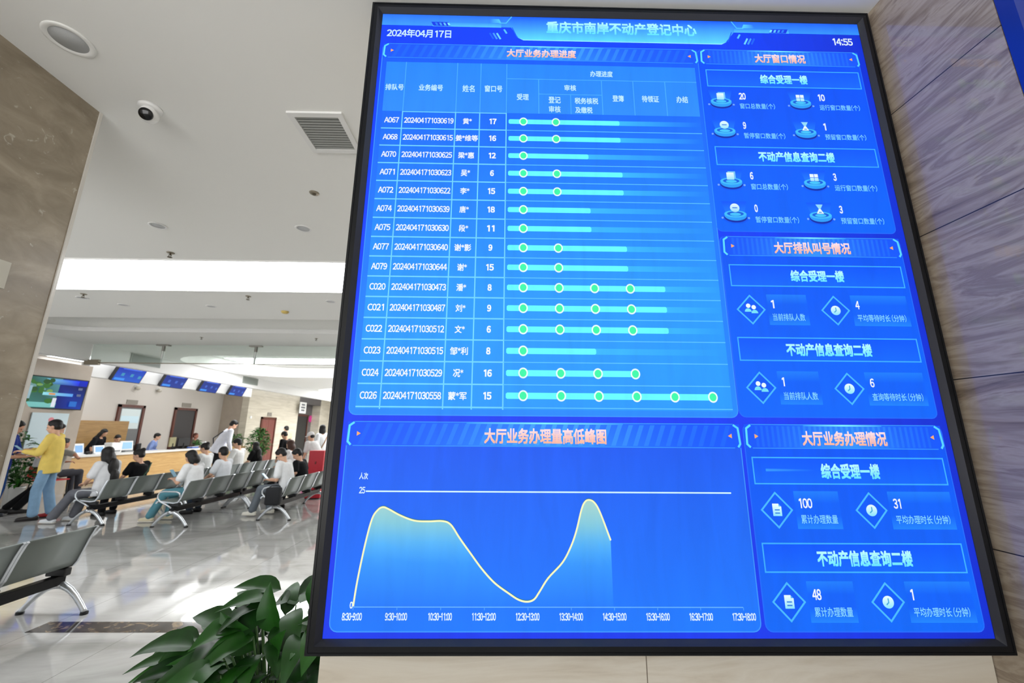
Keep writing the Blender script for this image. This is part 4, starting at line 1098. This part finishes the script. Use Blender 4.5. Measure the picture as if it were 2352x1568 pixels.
    # hair
    if hair:
        b = nb()
        if hair == 'cap':
            ellipsoid(b, H(0, -0.01, 0.055), (0.088, 0.104, 0.082), hq); ellipsoid(b, H(0, 0.10, 0.04), (0.070, 0.07, 0.012), hq)
            fin('white_cap', b, mat('cap_white', (232, 232, 232), 0.8), 2, 0.01); b = nb(); ellipsoid(b, H(0, -0.05, -0.01), (0.078, 0.06, 0.06), hq)
        else:
            ellipsoid(b, H(0, -0.022, 0.044), (0.084, 0.099, 0.092), hq); ellipsoid(b, H(0, -0.045, -0.005), (0.080, 0.066, 0.07), hq)
            ellipsoid(b, H(0.01, 0.022, 0.088), (0.062, 0.050, 0.034), hq)
            if hair == 'bob':
                ellipsoid(b, H(0, -0.045, -0.06), (0.094, 0.070, 0.105), hq)
                for sg in (-1, 1): ellipsoid(b, H(sg * 0.072, 0.0, -0.055), (0.026, 0.045, 0.10), hq)
            if hair == 'long':
                ellipsoid(b, H(0, -0.058, -0.09), (0.098, 0.058, 0.14), hq); ellipsoid(b, top + V((0, -0.112, -0.10)), (0.105, 0.05, 0.18)); ellipsoid(b, top + V((0.01, -0.165, -0.26)), (0.085, 0.04, 0.13))
                for sg in (-1, 1): ellipsoid(b, H(sg * 0.078, -0.005, -0.07), (0.025, 0.045, 0.12), hq)
            if hair == 'bun': ellipsoid(b, H(0, -0.10, 0.085), (0.045, 0.045, 0.042), hq)
        fin('hair', b, mat('hair_%d_%d_%d' % haircol, haircol, 0.5, spec=0.4, bump=0.4, vscale=60), 2, 0.009)
    if face:
        b = nb()
        for sg in (-1, 1): ellipsoid(b, H(sg * 0.030, 0.0785, 0.002), (0.012, 0.006, 0.006), hq, 10, 6)
        bmesh.ops.transform(b, matrix=S, verts=b.verts); ob('eyes', b, mat('eye_dark', (30, 24, 22), 0.3), t, True)
        b = nb(); ellipsoid(b, H(0, 0.0815, -0.060), (0.022, 0.006, 0.006), hq, 10, 6)
        for sg in (-1, 1): pass
        bmesh.ops.transform(b, matrix=S, verts=b.verts); ob('mouth', b, mat('lip', (170, 96, 90), 0.5), t, True)
    return t, dict(pel=pel * s, top=top * s, head=head * s, sh=[q * s for q in shd], wr=[q * s for q in wr], up=up)

def strap(t, pts, rad, m, name='bag_strap'):
    b = nb(); tube(b, pts, rad, 8); return ob(name, b, m, t, True)
def phone(loc, rz, tilt, label, held):
    o = nb(); box(o, -0.038, 0.038, -0.005, 0.005, -0.078, 0.078, bev=0.004)
    p = ob('phone', o, mat('phone_blue', (120, 170, 196), 0.25)); p.location = loc; p.rotation_euler = (tilt, 0, rz)
    return tag(p, label, 'phone')
def world(t, p):
    a = t.rotation_euler.z; c, s_ = math.cos(a), math.sin(a)
    return (t.location.x + p[0] * c - p[1] * s_, t.location.y + p[0] * s_ + p[1] * c, t.location.z + p[2])

W9 = R(90)      # facing the counter
# standing man in yellow
ty, I = person((-8.30, 7.72), R(118), 'man in a yellow sweater and light blue jeans standing below the wall television', shirt=(238, 210, 112), sleeve='long', pants=(132, 166, 196), shoes=((30, 24, 24), (160, 22, 26)),
               hair='short', s=1.01, head_pitch=R(-14), lean=0.02, arms=dict(el=[(-0.235, 0.10, 1.13), (0.235, 0.10, 1.13)], wr=[(-0.13, 0.33, 1.16), (0.13, 0.33, 1.18)], hd=[(0.3, 0.9, 0.1), (-0.3, 0.9, 0.1)]),
               legs=dict(knee=[(-0.12, 0.05, 0.49), (0.10, -0.02, 0.49)], ankle=[(-0.13, 0.02, 0.085), (0.11, -0.12, 0.085)], foot=[(-0.2, 1, 0), (0.1, 1, 0)]), hem=0.06, loose=1.5, voxel=0.011)
phone(world(ty, (0.0, 0.44, 1.22)), R(118), R(-50), 'phone held by the man in the yellow sweater', 'hand')
person((-9.19, 7.72), R(-60), 'person in blue jeans and a dark blue top half hidden by the marble pillar', shirt=(30, 52, 130), sleeve='short', pants=(26, 62, 118), shoes=(40, 44, 52), lean=0.02, head_pitch=R(-25),
       arms=dict(el=[(-0.22, 0.12, 1.06), (0.22, 0.12, 1.06)], wr=[(-0.10, 0.34, 1.06), (0.10, 0.34, 1.06)], hd=[(0.3, 0.9, 0), (-0.3, 0.9, 0)]), skin_c=(196, 150, 124))
b = nb(); box(b, -0.15, 0.15, -0.10, 0.10, -0.004, 0.004)
pp = ob('paper', b, mat('white_paper', (236, 238, 240), 0.7)); pp.location = (-8.82, 7.94, 1.12); pp.rotation_euler = (R(24), 0, R(-60)); tag(pp, 'white paper held by the person half hidden behind the pillar', 'paper')
person((-9.25, 8.22), R(-43), 'person in black trousers and pale grey top leaning behind the man in yellow', shirt=(190, 190, 192), pants=(16, 16, 18), shoes=(20, 18, 18), lean=0.22, side=0.6, head_pitch=R(-20), face=False,
       legs=dict(knee=[(-0.1, 0.22, 0.50), (0.1, 0.24, 0.50)], ankle=[(-0.1, -0.16, 0.085), (0.1, -0.02, 0.085)]))
t3b, I = person((-10.25, 9.62), R(-12), 'person in a grey tee shirt on the red chair behind the man in yellow', pose='sit', shirt=(150, 146, 138), pants=(60, 60, 66), lean=0.06, face=False, skin_c=(190, 136, 108), sit_h=0.45,
       arms=dict(el=[(-0.24, 0.06, 0.80), (0.38, 0.10, 0.98)], wr=[(-0.12, 0.30, 0.80), (0.16, 0.30, 0.90)], hd=[(0.3, 0.9, 0), (-0.7, 0.6, 0)]))
t = empty('red_chair', (-10.25, 9.62, 0), R(-12), 'red seated chair with black legs at the near end of the counter', 'chair')
b = nb(); box(b, -0.22, 0.22, -0.20, 0.22, 0.42, 0.445, bev=0.01); ob('seat', b, M_RED, t)
b = nb(); box(b, -0.21, 0.21, -0.30, -0.275, 0.50, 0.80, bev=0.01); ob('backrest', b, M_RED, t)
for sx in (-1, 1):
    b = nb(); tube(b, [(sx * 0.2, 0.19, 0.42), (sx * 0.21, 0.22, 0)], 0.012, 8); ob('leg', b, M_BLKP, t)
    b = nb(); tube(b, [(sx * 0.19, -0.288, 0.78), (sx * 0.2, -0.285, 0.5), (sx * 0.2, -0.22, 0.42), (sx * 0.21, -0.26, 0)], 0.012, 8); ob('leg', b, M_BLKP, t)

# seated on the first row (nearest the counter)
SX1, SX2, SX3 = -7.02, -5.57, -4.17
legs_out = lambda a, c: dict(knee=[(-0.11, 0.42, 0.50), (0.11, 0.42, 0.49)], ankle=[(-0.12, 0.42 + a, 0.09), (0.12, 0.42 + c, 0.09)], foot=[(0, 1, 0.0), (0, 1, 0.0)])
t4, I = person((SX1, 7.48), W9, 'long haired woman in a loose white shirt and grey trousers, seen from behind', pose='sit', shirt=(228, 230, 234), sleeve='short', pants=(112, 114, 122), shoes=(236, 240, 244), hair='long', s=0.96,
               head_pitch=R(-18), lean=0.02, legs=legs_out(0.27, 0.12), slouch=0.02, loose=1.8, hem=0.0, face=False)
t5, I = person((SX1, 8.10), W9, 'person in black with a hair bun and green strap, beside the long haired woman', pose='sit', shirt=(18, 18, 20), pants=(30, 30, 34), hair='bun', s=0.92, head_pitch=R(-22), head_yaw=R(20), slouch=0.05, face=False)
strap(t5, [(0.13, -0.11, 0.93), (0.02, -0.165, 0.80), (-0.12, -0.16, 0.62)], 0.012, mat('strap_green', (52, 84, 66), 0.7))
person((SX1, 9.82), W9, 'person with tied dark hair and white top before the woman in teal jeans', pose='sit', shirt=(236, 238, 238), pants=(120, 130, 140), hair='bun', s=0.94, head_pitch=R(-25), head_yaw=R(10))
person((SX1, 10.98), W9, 'man with short black hair in a white tee shirt, sitting near the counter end', pose='sit', shirt=(238, 238, 236), pants=(60, 64, 72), hair='short', s=1.03, head_pitch=R(-24), head_yaw=R(18))
person((SX1, 11.75), W9, 'person with long black hair sitting beside the tall potted tree', pose='sit', shirt=(20, 20, 22), pants=(30, 30, 30), hair='long', s=0.90, head_pitch=R(-8), face=False)
# middle row
t6, I = person((SX2, 7.62), W9, 'woman with black bobbed hair in a white tee shirt and teal jeans', pose='sit', shirt=(240, 242, 244), pants=(92, 146, 160), shoes=(226, 216, 184), hair='bob', s=0.95, head_pitch=R(-34), head_yaw=R(12), lean=0.07, slouch=0.06,
               legs=legs_out(0.20, 0.05), loose=1.5, arms=dict(el=[(-0.25, 0.12, 0.70), (0.24, 0.12, 0.70)], wr=[(-0.07, 0.34, 0.74), (0.07, 0.34, 0.74)], hd=[(0.3, 0.9, 0.2), (-0.3, 0.9, 0.2)]))
phone(world(t6, (0.0, 0.40, 0.80)), W9, R(-40), 'phone held by the woman in teal jeans', 'hand')
person((SX2, 8.32), W9, 'man with cropped black hair in white, next to the woman in teal jeans', pose='sit', shirt=(238, 242, 248), pants=(60, 70, 84), hair='short', s=0.95, head_pitch=R(-16), head_yaw=R(-14), slouch=0.03)
person((SX2, 10.86), W9, 'person with reddish brown hair and white blouse at the far end of the middle row', pose='sit', shirt=(240, 240, 240), sleeve='long', pants=(90, 96, 104), hair='bob', haircol=(70, 44, 34), s=1.0, head_pitch=R(-20), loose=1.7, face=False)
# third row
t12, I = person((SX3, 8.12), W9, 'man in a white tee shirt and grey trousers looking at his phone', pose='sit', shirt=(240, 242, 244), pants=(112, 120, 128), shoes=(240, 238, 226), hair='short', s=0.97, head_pitch=R(-40), head_yaw=R(16), lean=0.12, slouch=0.05, voxel=0.011,
                legs=dict(knee=[(-0.11, 0.44, 0.50), (0.11, 0.42, 0.48)], ankle=[(-0.10, 0.56, 0.10), (0.12, 0.34, 0.10)], foot=[(0, 1, 0), (0, 1, 0)]), loose=1.6,
                arms=dict(el=[(-0.23, 0.10, 0.68), (0.24, 0.08, 0.68)], wr=[(-0.07, 0.32, 0.66), (0.09, 0.30, 0.66)], hd=[(0.3, 0.9, 0.15), (-0.3, 0.9, 0.15)]))
phone(world(t12, (0.0, 0.44, 0.70)), W9, R(-46), 'light blue phone held by the man in grey trousers', 'hand')
b = nb(); box(b, -0.055, 0.055, -0.13, 0.13, 0, 0.30, bev=0.035)
bagt = empty('shoulder_bag', (-4.10, 7.555, 0.28), R(94), 'black shoulder bag hanging beside the man in grey trousers', 'bag')
ob('bag_body', b, mat('black_cloth', (24, 26, 30), 0.8), bagt, True)
b = nb(); tube(b, [(0, -0.11, 0.28), (0.05, -0.07, 0.312), (0.103, 0.01, 0.314), (0.05, 0.07, 0.312), (0, 0.11, 0.28)], 0.009, 8); ob('bag_strap', b, mat('black_cloth', (24, 26, 30)), bagt, True)
person((SX3, 8.72), W9, 'man in black with bowed head, sitting beyond the man in grey trousers', pose='sit', shirt=(22, 24, 28), pants=(40, 42, 48), hair='short', s=0.94, head_pitch=R(-38), head_yaw=R(24), lean=0.12, slouch=0.06)
person((-4.74, 10.66), R(70), 'person in a white cap stooping behind the red box', shirt=(230, 230, 230), pants=(80, 84, 90), hair='cap', s=0.92, lean=0.34, head_pitch=R(-20), head_yaw=R(12))
# standing far ones
t9, I = person((-8.60, 12.5), R(-42), 'man in a white shirt with a dark strap, bending towards the counter end', shirt=(226, 228, 238), sleeve='long', pants=(22, 22, 26), s=1.10, lean=0.20, side=-0.1, head_pitch=R(-35), loose=1.6, hem=0.04)
strap(t9, [(0.14, 0.02, 1.50), (-0.13, -0.14, 1.30), (-0.20, -0.08, 1.02)], 0.016, mat('strap_dark', (44, 46, 54), 0.7))
t13, I = person((-6.30, 12.0), R(80), 'person in black with a pale yellow strap standing behind the benches', shirt=(18, 18, 20), pants=(18, 18, 20), sleeve='long', s=0.90, lean=0.08, head_pitch=R(-36), skin_c=(206, 160, 132))
strap(t13, [(0.10, -0.115, 1.24), (-0.02, -0.135, 1.05), (-0.14, -0.12, 0.85)], 0.016, mat('strap_yellow', (206, 196, 120), 0.7))
person((-8.7, 16.4), R(70), 'man in a cream top standing far back before the cream tiled wall', shirt=(226, 204, 172), pants=(60, 56, 54), s=0.99, head_pitch=R(-14))
t18, I = person((-5.60, 12.62), R(70), 'woman in a white top with a brown strap, half hidden by the display frame', shirt=(236, 238, 240), pants=(200, 200, 200), hair='bob', s=1.0, head_pitch=R(-5), loose=1.6)
strap(t18, [(0.10, -0.12, 1.42), (-0.02, -0.15, 1.22), (-0.15, -0.13, 1.0)], 0.014, mat('strap_brown', (170, 130, 96), 0.7))
# staff behind the counter
LS = dict(knee=[(-0.12, 0.42, 0.65), (0.12, 0.42, 0.65)], ankle=[(-0.08, 0.40, 0.085), (0.08, 0.40, 0.085)])
person((-12.48, 12.55), R(-80), 'staff member with long black hair leaning over the desk before the oak panel', shirt=(22, 22, 26), pants=(20, 20, 24), hair='long', s=0.93, head_pitch=R(-30), lean=0.26, skin_c=(206, 158, 130))
person((-12.45, 13.33), R(-110), 'staff member with short dark hair low behind the desk', pose='sit', shirt=(30, 30, 34), pants=(20, 20, 24), hair='short', s=0.94, head_pitch=R(-30), sit_h=0.535, legs=LS)
person((-12.45, 14.63), R(-60), 'staff member in a light blue shirt behind the counter', pose='sit', shirt=(150, 174, 232), sleeve='long', pants=(30, 34, 44), hair='short', s=0.98, lean=0.1, head_pitch=R(-18), sit_h=0.535, legs=LS)
person((-12.57, 16.80), R(-90), 'staff member just showing behind the green desk plant', pose='sit', shirt=(80, 66, 60), pants=(30, 30, 34), hair='short', haircol=(96, 56, 44), s=0.96, skin_c=(176, 120, 100), sit_h=0.535, legs=LS)

# ------------------------------------------------------------------ service counter and what stands on it
t = empty('service_counter', (-11.43, 13.6, 0), 0, 'long oak fronted service counter with a white top', 'counter')
b = nb(); box(b, -0.42, 0, -2.65, 2.7, 0.10, 0.80); ob('front_panel', b, M_OAK, t)
b = nb(); box(b, -0.38, -0.04, -2.62, 2.66, 0.0, 0.10); ob('plinth', b, mat('plinth_beige', (170, 150, 120), 0.5), t)
b = nb(); box(b, -0.46, 0.05, -2.70, 2.74, 0.80, 0.86, bev=0.006); ob('worktop', b, mat('white_worktop', (220, 218, 212), 0.3), t)
t = empty('end_counter', (-11.43, 17.4, 0), 0, 'short oak counter beyond the long one, by the cream wall', 'counter')
b = nb(); box(b, -0.5, 0, -0.9, 0.9, 0.0, 0.80); ob('front_panel', b, M_OAK, t)
b = nb(); box(b, -0.52, 0.02, -0.92, 0.92, 0.80, 0.835, bev=0.005); ob('worktop', b, mat('oak_top', (200, 170, 110), 0.3), t)
t = empty('oak_partition', (-12.93, 13.28, 0), 0, 'plain oak partition panel behind the long haired staff member', 'partition')
b = nb(); box(b, -0.04, 0.04, -0.86, 0.86, 0.0, 1.80); ob('panel', b, M_OAKD, t)
b = nb(); box(b, -0.07, 0.07, -0.8, 0.8, 0.0, 0.05); ob('base', b, M_BLKP, t)
CT = 0.86
def stand(x, y, w, h, m0, m1, label):
    t = empty('display_stand', (x, y, CT), R(6), label, 'stand')
    b = nb(); box(b, -0.02, 0.02, -w / 2, w / 2, 0.012, h, mat=Matrix.Rotation(R(-12), 4, 'Y')); ob('sheet', b, m0, t)
    b = nb(); box(b, 0.021, 0.024, -w * .36, w * .36, h * .2, h * .82, mat=Matrix.Rotation(R(-12), 4, 'Y')); ob('printed_patch', b, m1, t)
    b = nb(); box(b, -0.10, 0.06, -w / 2, w / 2, 0.0, 0.012); ob('foot', b, m0, t)
MP, MB_ = mat('white_card', (230, 232, 234), 0.5), mat('blue_print', (126, 176, 226), 0.5)
stand(-11.60, 11.42, 0.30, 0.30, MP, MB_, 'white counter stand with a blue sheet nearest the man in yellow')
stand(-11.60, 11.98, 0.34, 0.23, MP, MB_, 'low white and blue counter stand behind the long haired woman')
t = empty('white_cup', (-11.60, 11.12, CT), 0, 'small white cup at the near end of the counter', 'cup')
b = nb(); lathe(b, [(0.001, 0), (0.035, 0), (0.042, 0.10), (0.038, 0.10), (0.032, 0.01), (0.001, 0.01)], 18); ob('cup', b, M_WPLAST, t, True)
b = nb(); tube(b, [(0.04, 0, 0.08), (0.065, 0, 0.07), (0.06, 0, 0.03), (0.036, 0, 0.02)], 0.006, 8); ob('cup_handle', b, M_WPLAST, t, True)
t = empty('desk_phone', (-11.62, 11.66, CT), R(10), 'black desk phone between two counter stands', 'phone')
b = nb(); box(b, -0.09, 0.09, -0.08, 0.08, 0, 0.035, bev=0.01); ob('base', b, M_BLKP, t)
b = nb(); tube(b, [(0.05, -0.11, 0.05), (0.05, -0.08, 0.065), (0.05, 0.08, 0.065), (0.05, 0.11, 0.05)], [0.022, 0.016, 0.016, 0.022], 10); ob('handset', b, M_BLKP, t, True)
t = empty('document_scanner', (-11.72, 12.50, CT), 0, 'white upright box printer on the counter above the long haired woman', 'printer')
b = nb(); box(b, -0.12, 0.12, -0.17, 0.17, 0.0, 0.29, bev=0.015); ob('case', b, M_WPLAST, t)
b = nb(); box(b, 0.121, 0.126, -0.12, 0.12, 0.03, 0.07); ob('paper_slot', b, M_GREYPL, t)
t = empty('customer_screen', (-11.70, 12.93, CT), 0, 'white framed counter screen with a pale blue picture', 'screen')
b = nb(); box(b, -0.02, 0.02, -0.21, 0.21, 0.05, 0.33, bev=0.01, mat=Matrix.Rotation(R(-8), 4, 'Y')); ob('bezel', b, M_WPLAST, t)
b = nb(); box(b, 0.021, 0.023, -0.17, 0.17, 0.09, 0.29, mat=Matrix.Rotation(R(-8), 4, 'Y')); ob('picture', b, mat('pale_blue_screen', (60, 90, 110), 0.3, emit=(150, 200, 228), estr=0.8), t)
b = nb(); box(b, -0.10, 0.10, -0.13, 0.13, 0, 0.05, bev=0.01); ob('base', b, M_GREYPL, t)
def office_chair(x, y, rz, m, label):
    t = empty('office_chair', (x, y, 0), rz, label, 'chair')
    b = nb(); box(b, -0.24, 0.24, -0.22, 0.24, 0.44, 0.52, bev=0.025); ob('seat', b, m, t)
    b = nb(); box(b, -0.24, 0.24, -0.30, -0.24, 0.62, 1.06, bev=0.025); ob('backrest', b, m, t)
    b = nb(); tube(b, [(0, -0.27, 0.70), (0, -0.29, 0.52), (0, -0.16, 0.43), (0, 0, 0.43)], 0.02); cyl(b, (0, 0, 0.44), (0, 0, 0.08), 0.025); ob('post', b, M_BLKP, t)
    for k in range(5):
        a = 2 * PI * k / 5
        b = nb(); tube(b, [(0, 0, 0.10), (0.27 * math.cos(a), 0.27 * math.sin(a), 0.06)], 0.018, 8); ellipsoid(b, (0.27 * math.cos(a), 0.27 * math.sin(a), 0.03), (0.03, 0.03, 0.03)); ob('leg', b, M_BLKP, t)
office_chair(-12.47, 14.60, R(-60), M_BLKP, 'black office chair under the blue shirted staff member')
office_chair(-12.45, 13.33, R(-110), M_BLKP, 'black office chair hidden behind the counter before the oak panel')
office_chair(-12.57, 16.80, R(-90), M_BLKP, 'black office chair hidden behind the green desk plant')
def desk_monitor(x, y, rz, m, label, w=0.5, h=0.32):
    t = empty('desk_monitor', (x, y, CT), rz, label, 'monitor')
    b = nb(); box(b, -w / 2, w / 2, -0.015, 0.025, 0.09, 0.09 + h, bev=0.008); ob('case', b, m, t)
    b = nb(); box(b, -w / 2 + .02, w / 2 - .02, -0.018, -0.0151, 0.11, 0.07 + h); ob('screen', b, mat('dark_glass', (20, 22, 26), 0.15), t)
    b = nb(); cyl(b, (0, 0.03, 0.01), (0, 0.03, 0.2), 0.018); box(b, -0.11, 0.11, -0.06, 0.10, 0, 0.012); ob('stand', b, M_BLKP, t)
desk_monitor(-11.70, 14.62, R(-70), mat('olive_case', (140, 134, 100), 0.5), 'olive backed desk monitor on the counter before the dark doorway')
desk_monitor(-11.72, 15.16, R(-100), M_BLKP, 'black backed desk monitor on the counter, right of the olive one', 0.46, 0.28)
t = empty('file_tray', (-11.70, 15.62, CT), 0, 'low blue tray on the counter below the small desk plant', 'tray')
b = nb(); box(b, -0.10, 0.10, -0.16, 0.16, 0, 0.045, bev=0.008); ob('tray', b, mat('blue_plastic', (40, 84, 170), 0.45), t)
b = nb(); box(b, -0.085, 0.085, -0.14, 0.14, 0.045, 0.055); ob('papers', b, MP, t)
t = empty('tissue_box', (-11.66, 16.14, CT), 0, 'white box near the far end of the long counter', 'box')
b = nb(); box(b, -0.07, 0.07, -0.09, 0.09, 0, 0.21, bev=0.008); ob('carton', b, M_WPLAST, t)
b = nb(); tube(b, [(0, 0, 0.20), (0.01, 0.01, 0.235), (0.03, 0.0, 0.245)], [0.02, 0.015, 0.004], 8); ob('tissue', b, MP, t, True)
t = empty('gift_basket', (-11.68, 17.30, 0.835), 0, 'small yellow basket on the short oak counter', 'basket')
b = nb(); lathe(b, [(0.001, 0), (0.08, 0), (0.10, 0.12), (0.092, 0.12), (0.07, 0.01), (0.001, 0.01)], 20); ob('basket', b, mat('straw_yellow', (206, 172, 92), 0.7), t, True)
b = nb(); tube(b, [(0.095, 0, 0.11), (0.07, 0, 0.2), (0, 0, 0.24), (-0.07, 0, 0.2), (-0.095, 0, 0.11)], 0.008, 8); ob('basket_handle', b, mat('straw_yellow', (206, 172, 92)), t, True)
t = empty('white_jar', (-11.68, 17.66, 0.835), 0, 'small white jar on the short oak counter', 'jar')
b = nb(); lathe(b, [(0.001, 0), (0.05, 0), (0.055, 0.09), (0.001, 0.09)], 18); ob('jar', b, M_WPLAST, t, True)
b = nb(); lathe(b, [(0.001, 0.09), (0.05, 0.09), (0.045, 0.115), (0.001, 0.12)], 18); ob('lid', b, M_GREYPL, t, True)
t = empty('red_box', (-4.50, 10.05, 0), R(4), 'tall red box standing behind the seats beside the display frame', 'box')
b = nb(); box(b, -0.17, 0.17, -0.13, 0.13, 0.02, 1.09, bev=0.01); ob('cabinet', b, mat('crimson_paint', (196, 26, 48), 0.4), t)
b = nb(); box(b, -0.015, 0.015, -0.145, -0.13, 0.78, 0.84); ob('latch', b, mat('dark_red', (120, 14, 18), 0.4), t)
b = nb(); box(b, -0.16, 0.16, -0.12, 0.12, 0, 0.02); ob('base', b, M_BLKP, t)

# ------------------------------------------------------------------ plants
def leaf_mat(name, c0, c1, rough=0.35):
    m = bpy.data.materials.new(name); N, L, b = nodes_of(m)
    at = N.new('ShaderNodeAttribute'); at.attribute_name = 'tone'
    cr = N.new('ShaderNodeValToRGB'); cr.color_ramp.elements[0].color = (*lin(c0), 1); cr.color_ramp.elements[1].color = (*lin(c1), 1)
    L.new(at.outputs['Fac'], cr.inputs['Fac']); L.new(cr.outputs['Color'], b.inputs['Base Color'])
    b.inputs['Roughness'].default_value = rough; b.inputs['Specular IOR Level'].default_value = 0.5
    return m
M_LEAF = leaf_mat('glossy_green_leaf', (8, 46, 8), (44, 108, 26), 0.42); M_LEAF2 = leaf_mat('mid_green_leaf', (24, 74, 26), (70, 140, 52), 0.5)
M_STEM = mat('green_stem', (70, 110, 48), 0.5); M_POT = mat('white_pot', (222, 222, 218), 0.35); M_SOIL = mat('soil', (58, 44, 34), 0.9, bump=0.5, vscale=60)

def leaves(spec, nl=9):
    """spec: (base, direction, normal, length, width, droop, tone); one mesh of curved pointed leaves with a midrib fold and veins"""
    vs, fs, tn = [], [], []
    for base, d, nrm, ln, wd, droop, tone in spec:
        d = d.normalized(); sd = d.cross(nrm).normalized(); up = sd.cross(d).normalized()
        i0 = len(vs)
        for i in range(nl + 1):
            u = i / nl
            hw = wd * 0.5 * (math.sin(PI * min(1, u ** 0.72)) ** 0.9) * (1 - 0.12 * u) if 0 < u < 1 else 0.0
            c = base + d * (ln * (u - 0.12 * u * u * droop)) + up * (-droop * ln * 0.42 * u * u + 0.06 * ln * math.sin(PI * u))
            for k in (-2, -1, 0, 1, 2):
                rip = 0.02 * ln * math.sin(u * 22 + abs(k)) * (abs(k) / 2) * 0.35
                vs.append(c + sd * (hw * k / 2) + up * (hw * 0.30 * (abs(k) / 2) + rip)); tn.append(min(1, max(0, tone + (0.10 if k == 0 else 0) + (0.05 if i % 2 else -0.05))))
        for i in range(nl):
            for k in range(4):
                a = i0 + i * 5 + k; fs.append((a, a + 1, a + 6, a + 5))
    return vs, fs, tn
def leaf_obj(name, spec, m, parent, nl=9):
    vs, fs, tn = leaves(spec, nl)
    me = bpy.data.meshes.new(name); me.from_pydata([tuple(v) for v in vs], [], fs)
    at = me.attributes.new('tone', 'FLOAT', 'POINT'); at.data.foreach_set('value', tn)
    return link_mesh(name, me, m, parent, True)
def pot_obj(t, r, h, m=None):
    b = nb(); lathe(b, [(0.001, 0), (r * .72, 0), (r, h * .95), (r * 1.06, h * .95), (r * 1.06, h), (r * .94, h), (r * .9, h * .9), (0.001, h * .9)], 28); ob('pot', b, m or M_POT, t, True)
    b = nb(); lathe(b, [(0.001, h * .9), (r * .9, h * .9), (r * .88, h * .93), (0.001, h * .94)], 20); ob('soil', b, M_SOIL, t)

# big plant in front
random.seed(11)
t = empty('potted_plant', (-0.93, 1.93, 0), 0, 'large glossy green potted plant below the left corner of the display', 'plant')
pot_obj(t, 0.19, 0.34)
spec, stems = [], nb()
for k in range(190):
    a = random.uniform(0, 2 * PI); rad = 0.36 * math.sqrt(random.random()); hz = random.uniform(0.34, 0.74) + 0.20 * (1 - rad / 0.36)
    if math.cos(a) > 0.2: hz += 0.12 * (rad / 0.36)
    p = Vector((rad * math.cos(a), rad * math.sin(a) * 0.8, hz))
    if p.x > 0.30: p.x = random.uniform(0.05, 0.28)
    out = Vector((math.cos(a) + random.uniform(-.4, .4), math.sin(a) + random.uniform(-.4, .4) - 0.25, random.uniform(-0.25, 0.55)))
    if p.x > 0.15: out.x = min(out.x, 0.1)
    nrm = Vector((random.uniform(-.35, .35), -0.55 + random.uniform(-.3, .3), 1.0))
    spec.append((p, out, nrm, random.uniform(0.15, 0.24), random.uniform(0.075, 0.115), random.uniform(0.3, 1.1), random.uniform(0.05, 0.7)))
    if k % 2 == 0:
        q = Vector((p.x * 0.25, p.y * 0.25, 0.30)); tube(stems, [q, q.lerp(p, 0.5) + Vector((0, 0, 0.06)), p], [0.005, 0.004, 0.003], 6)
# leaves that reach up beside the frame
for p, out, ln in (((0.13, -0.05, 0.86), (0.35, -0.1, 1.0), 0.22), ((0.02, -0.1, 0.80), (-0.25, -0.2, 0.9), 0.20), ((0.16, 0.02, 0.80), (0.5, 0.0, 0.9), 0.2), ((-0.06, -0.1, 0.74), (-0.5, -0.3, 0.6), 0.21), ((0.08, -0.15, 0.72), (0.1, -0.5, 0.6), 0.2), ((-0.2, -0.12, 0.64), (-0.8, -0.3, 0.35), 0.22), ((-0.24, -0.06, 0.55), (-0.9, -0.2, 0.1), 0.22)):
    spec.append((Vector(p), Vector(out), Vector((-0.3, -0.9, 0.5)), ln, 0.11, 0.4, 0.45)); tube(stems, [Vector((0, 0, 0.3)), Vector(p) * 0.6 + Vector((0, 0, 0.12)), Vector(p)], [0.006, 0.005, 0.004], 6)
leaf_obj('foliage', spec, M_LEAF, t)
ob('stems', stems, M_STEM, t, True)

def bush(name, loc, r, h0, h1, n, ln, label, pot, m=M_LEAF2, seed=1, wd=0.42, cat='plant', trunk=True):
    random.seed(seed)
    t = empty(name, loc, 0, label, cat)
    pot_obj(t, pot[0], pot[1])
    spec = []; st = nb()
    for k in range(n):
        a = random.uniform(0, 2 * PI); zz = random.random(); rr = r * math.sin(PI * (0.12 + 0.8 * zz)) * math.sqrt(random.random())
        p = Vector((rr * math.cos(a), rr * math.sin(a), h0 + (h1 - h0) * zz))
        out = Vector((math.cos(a), math.sin(a), random.uniform(-0.3, 0.7)))
        spec.append((p, out, Vector((random.uniform(-.4, .4), random.uniform(-.4, .4), 1)), ln * random.uniform(.7, 1.2), ln * wd, random.uniform(.3, 1.0), random.random() * 0.8))
        if k % 9 == 0: tube(st, [(0, 0, pot[1] * .9), (p.x * .5, p.y * .5, (pot[1] + p.z) / 2), p], [0.008, 0.006, 0.003], 6)
    leaf_obj('foliage', spec, m, t, 5); ob('stems', st, M_STEM, t, True)
bush('potted_tree', (-10.9, 18.35, 0), 0.42, 0.40, 1.58, 700, 0.18, 'tall bushy green potted tree before the mahogany door', (0.18, 0.34), seed=3)
bush('potted_plant', (-9.78, 8.60, 0), 0.24, 0.45, 1.02, 260, 0.15, 'dark green plant in a white pot behind the man in yellow', (0.11, 0.42), M_LEAF, seed=5)
bush('potted_plant', (-10.45, 9.05, 0), 0.16, 1.02, 1.52, 46, 0.17, 'sprig of dark leaves before the pale poster', (0.075, 0.95), M_LEAF, seed=6)
bush('desk_plant', (-11.72, 15.84, CT), 0.14, 0.10, 0.26, 90, 0.10, 'small green plant on the long counter', (0.07, 0.09), seed=7)
bush('desk_plant', (-11.72, 18.02, 0.835), 0.30, 0.12, 0.48, 130, 0.17, 'leafy green plant on the short oak counter', (0.10, 0.12), seed=8)
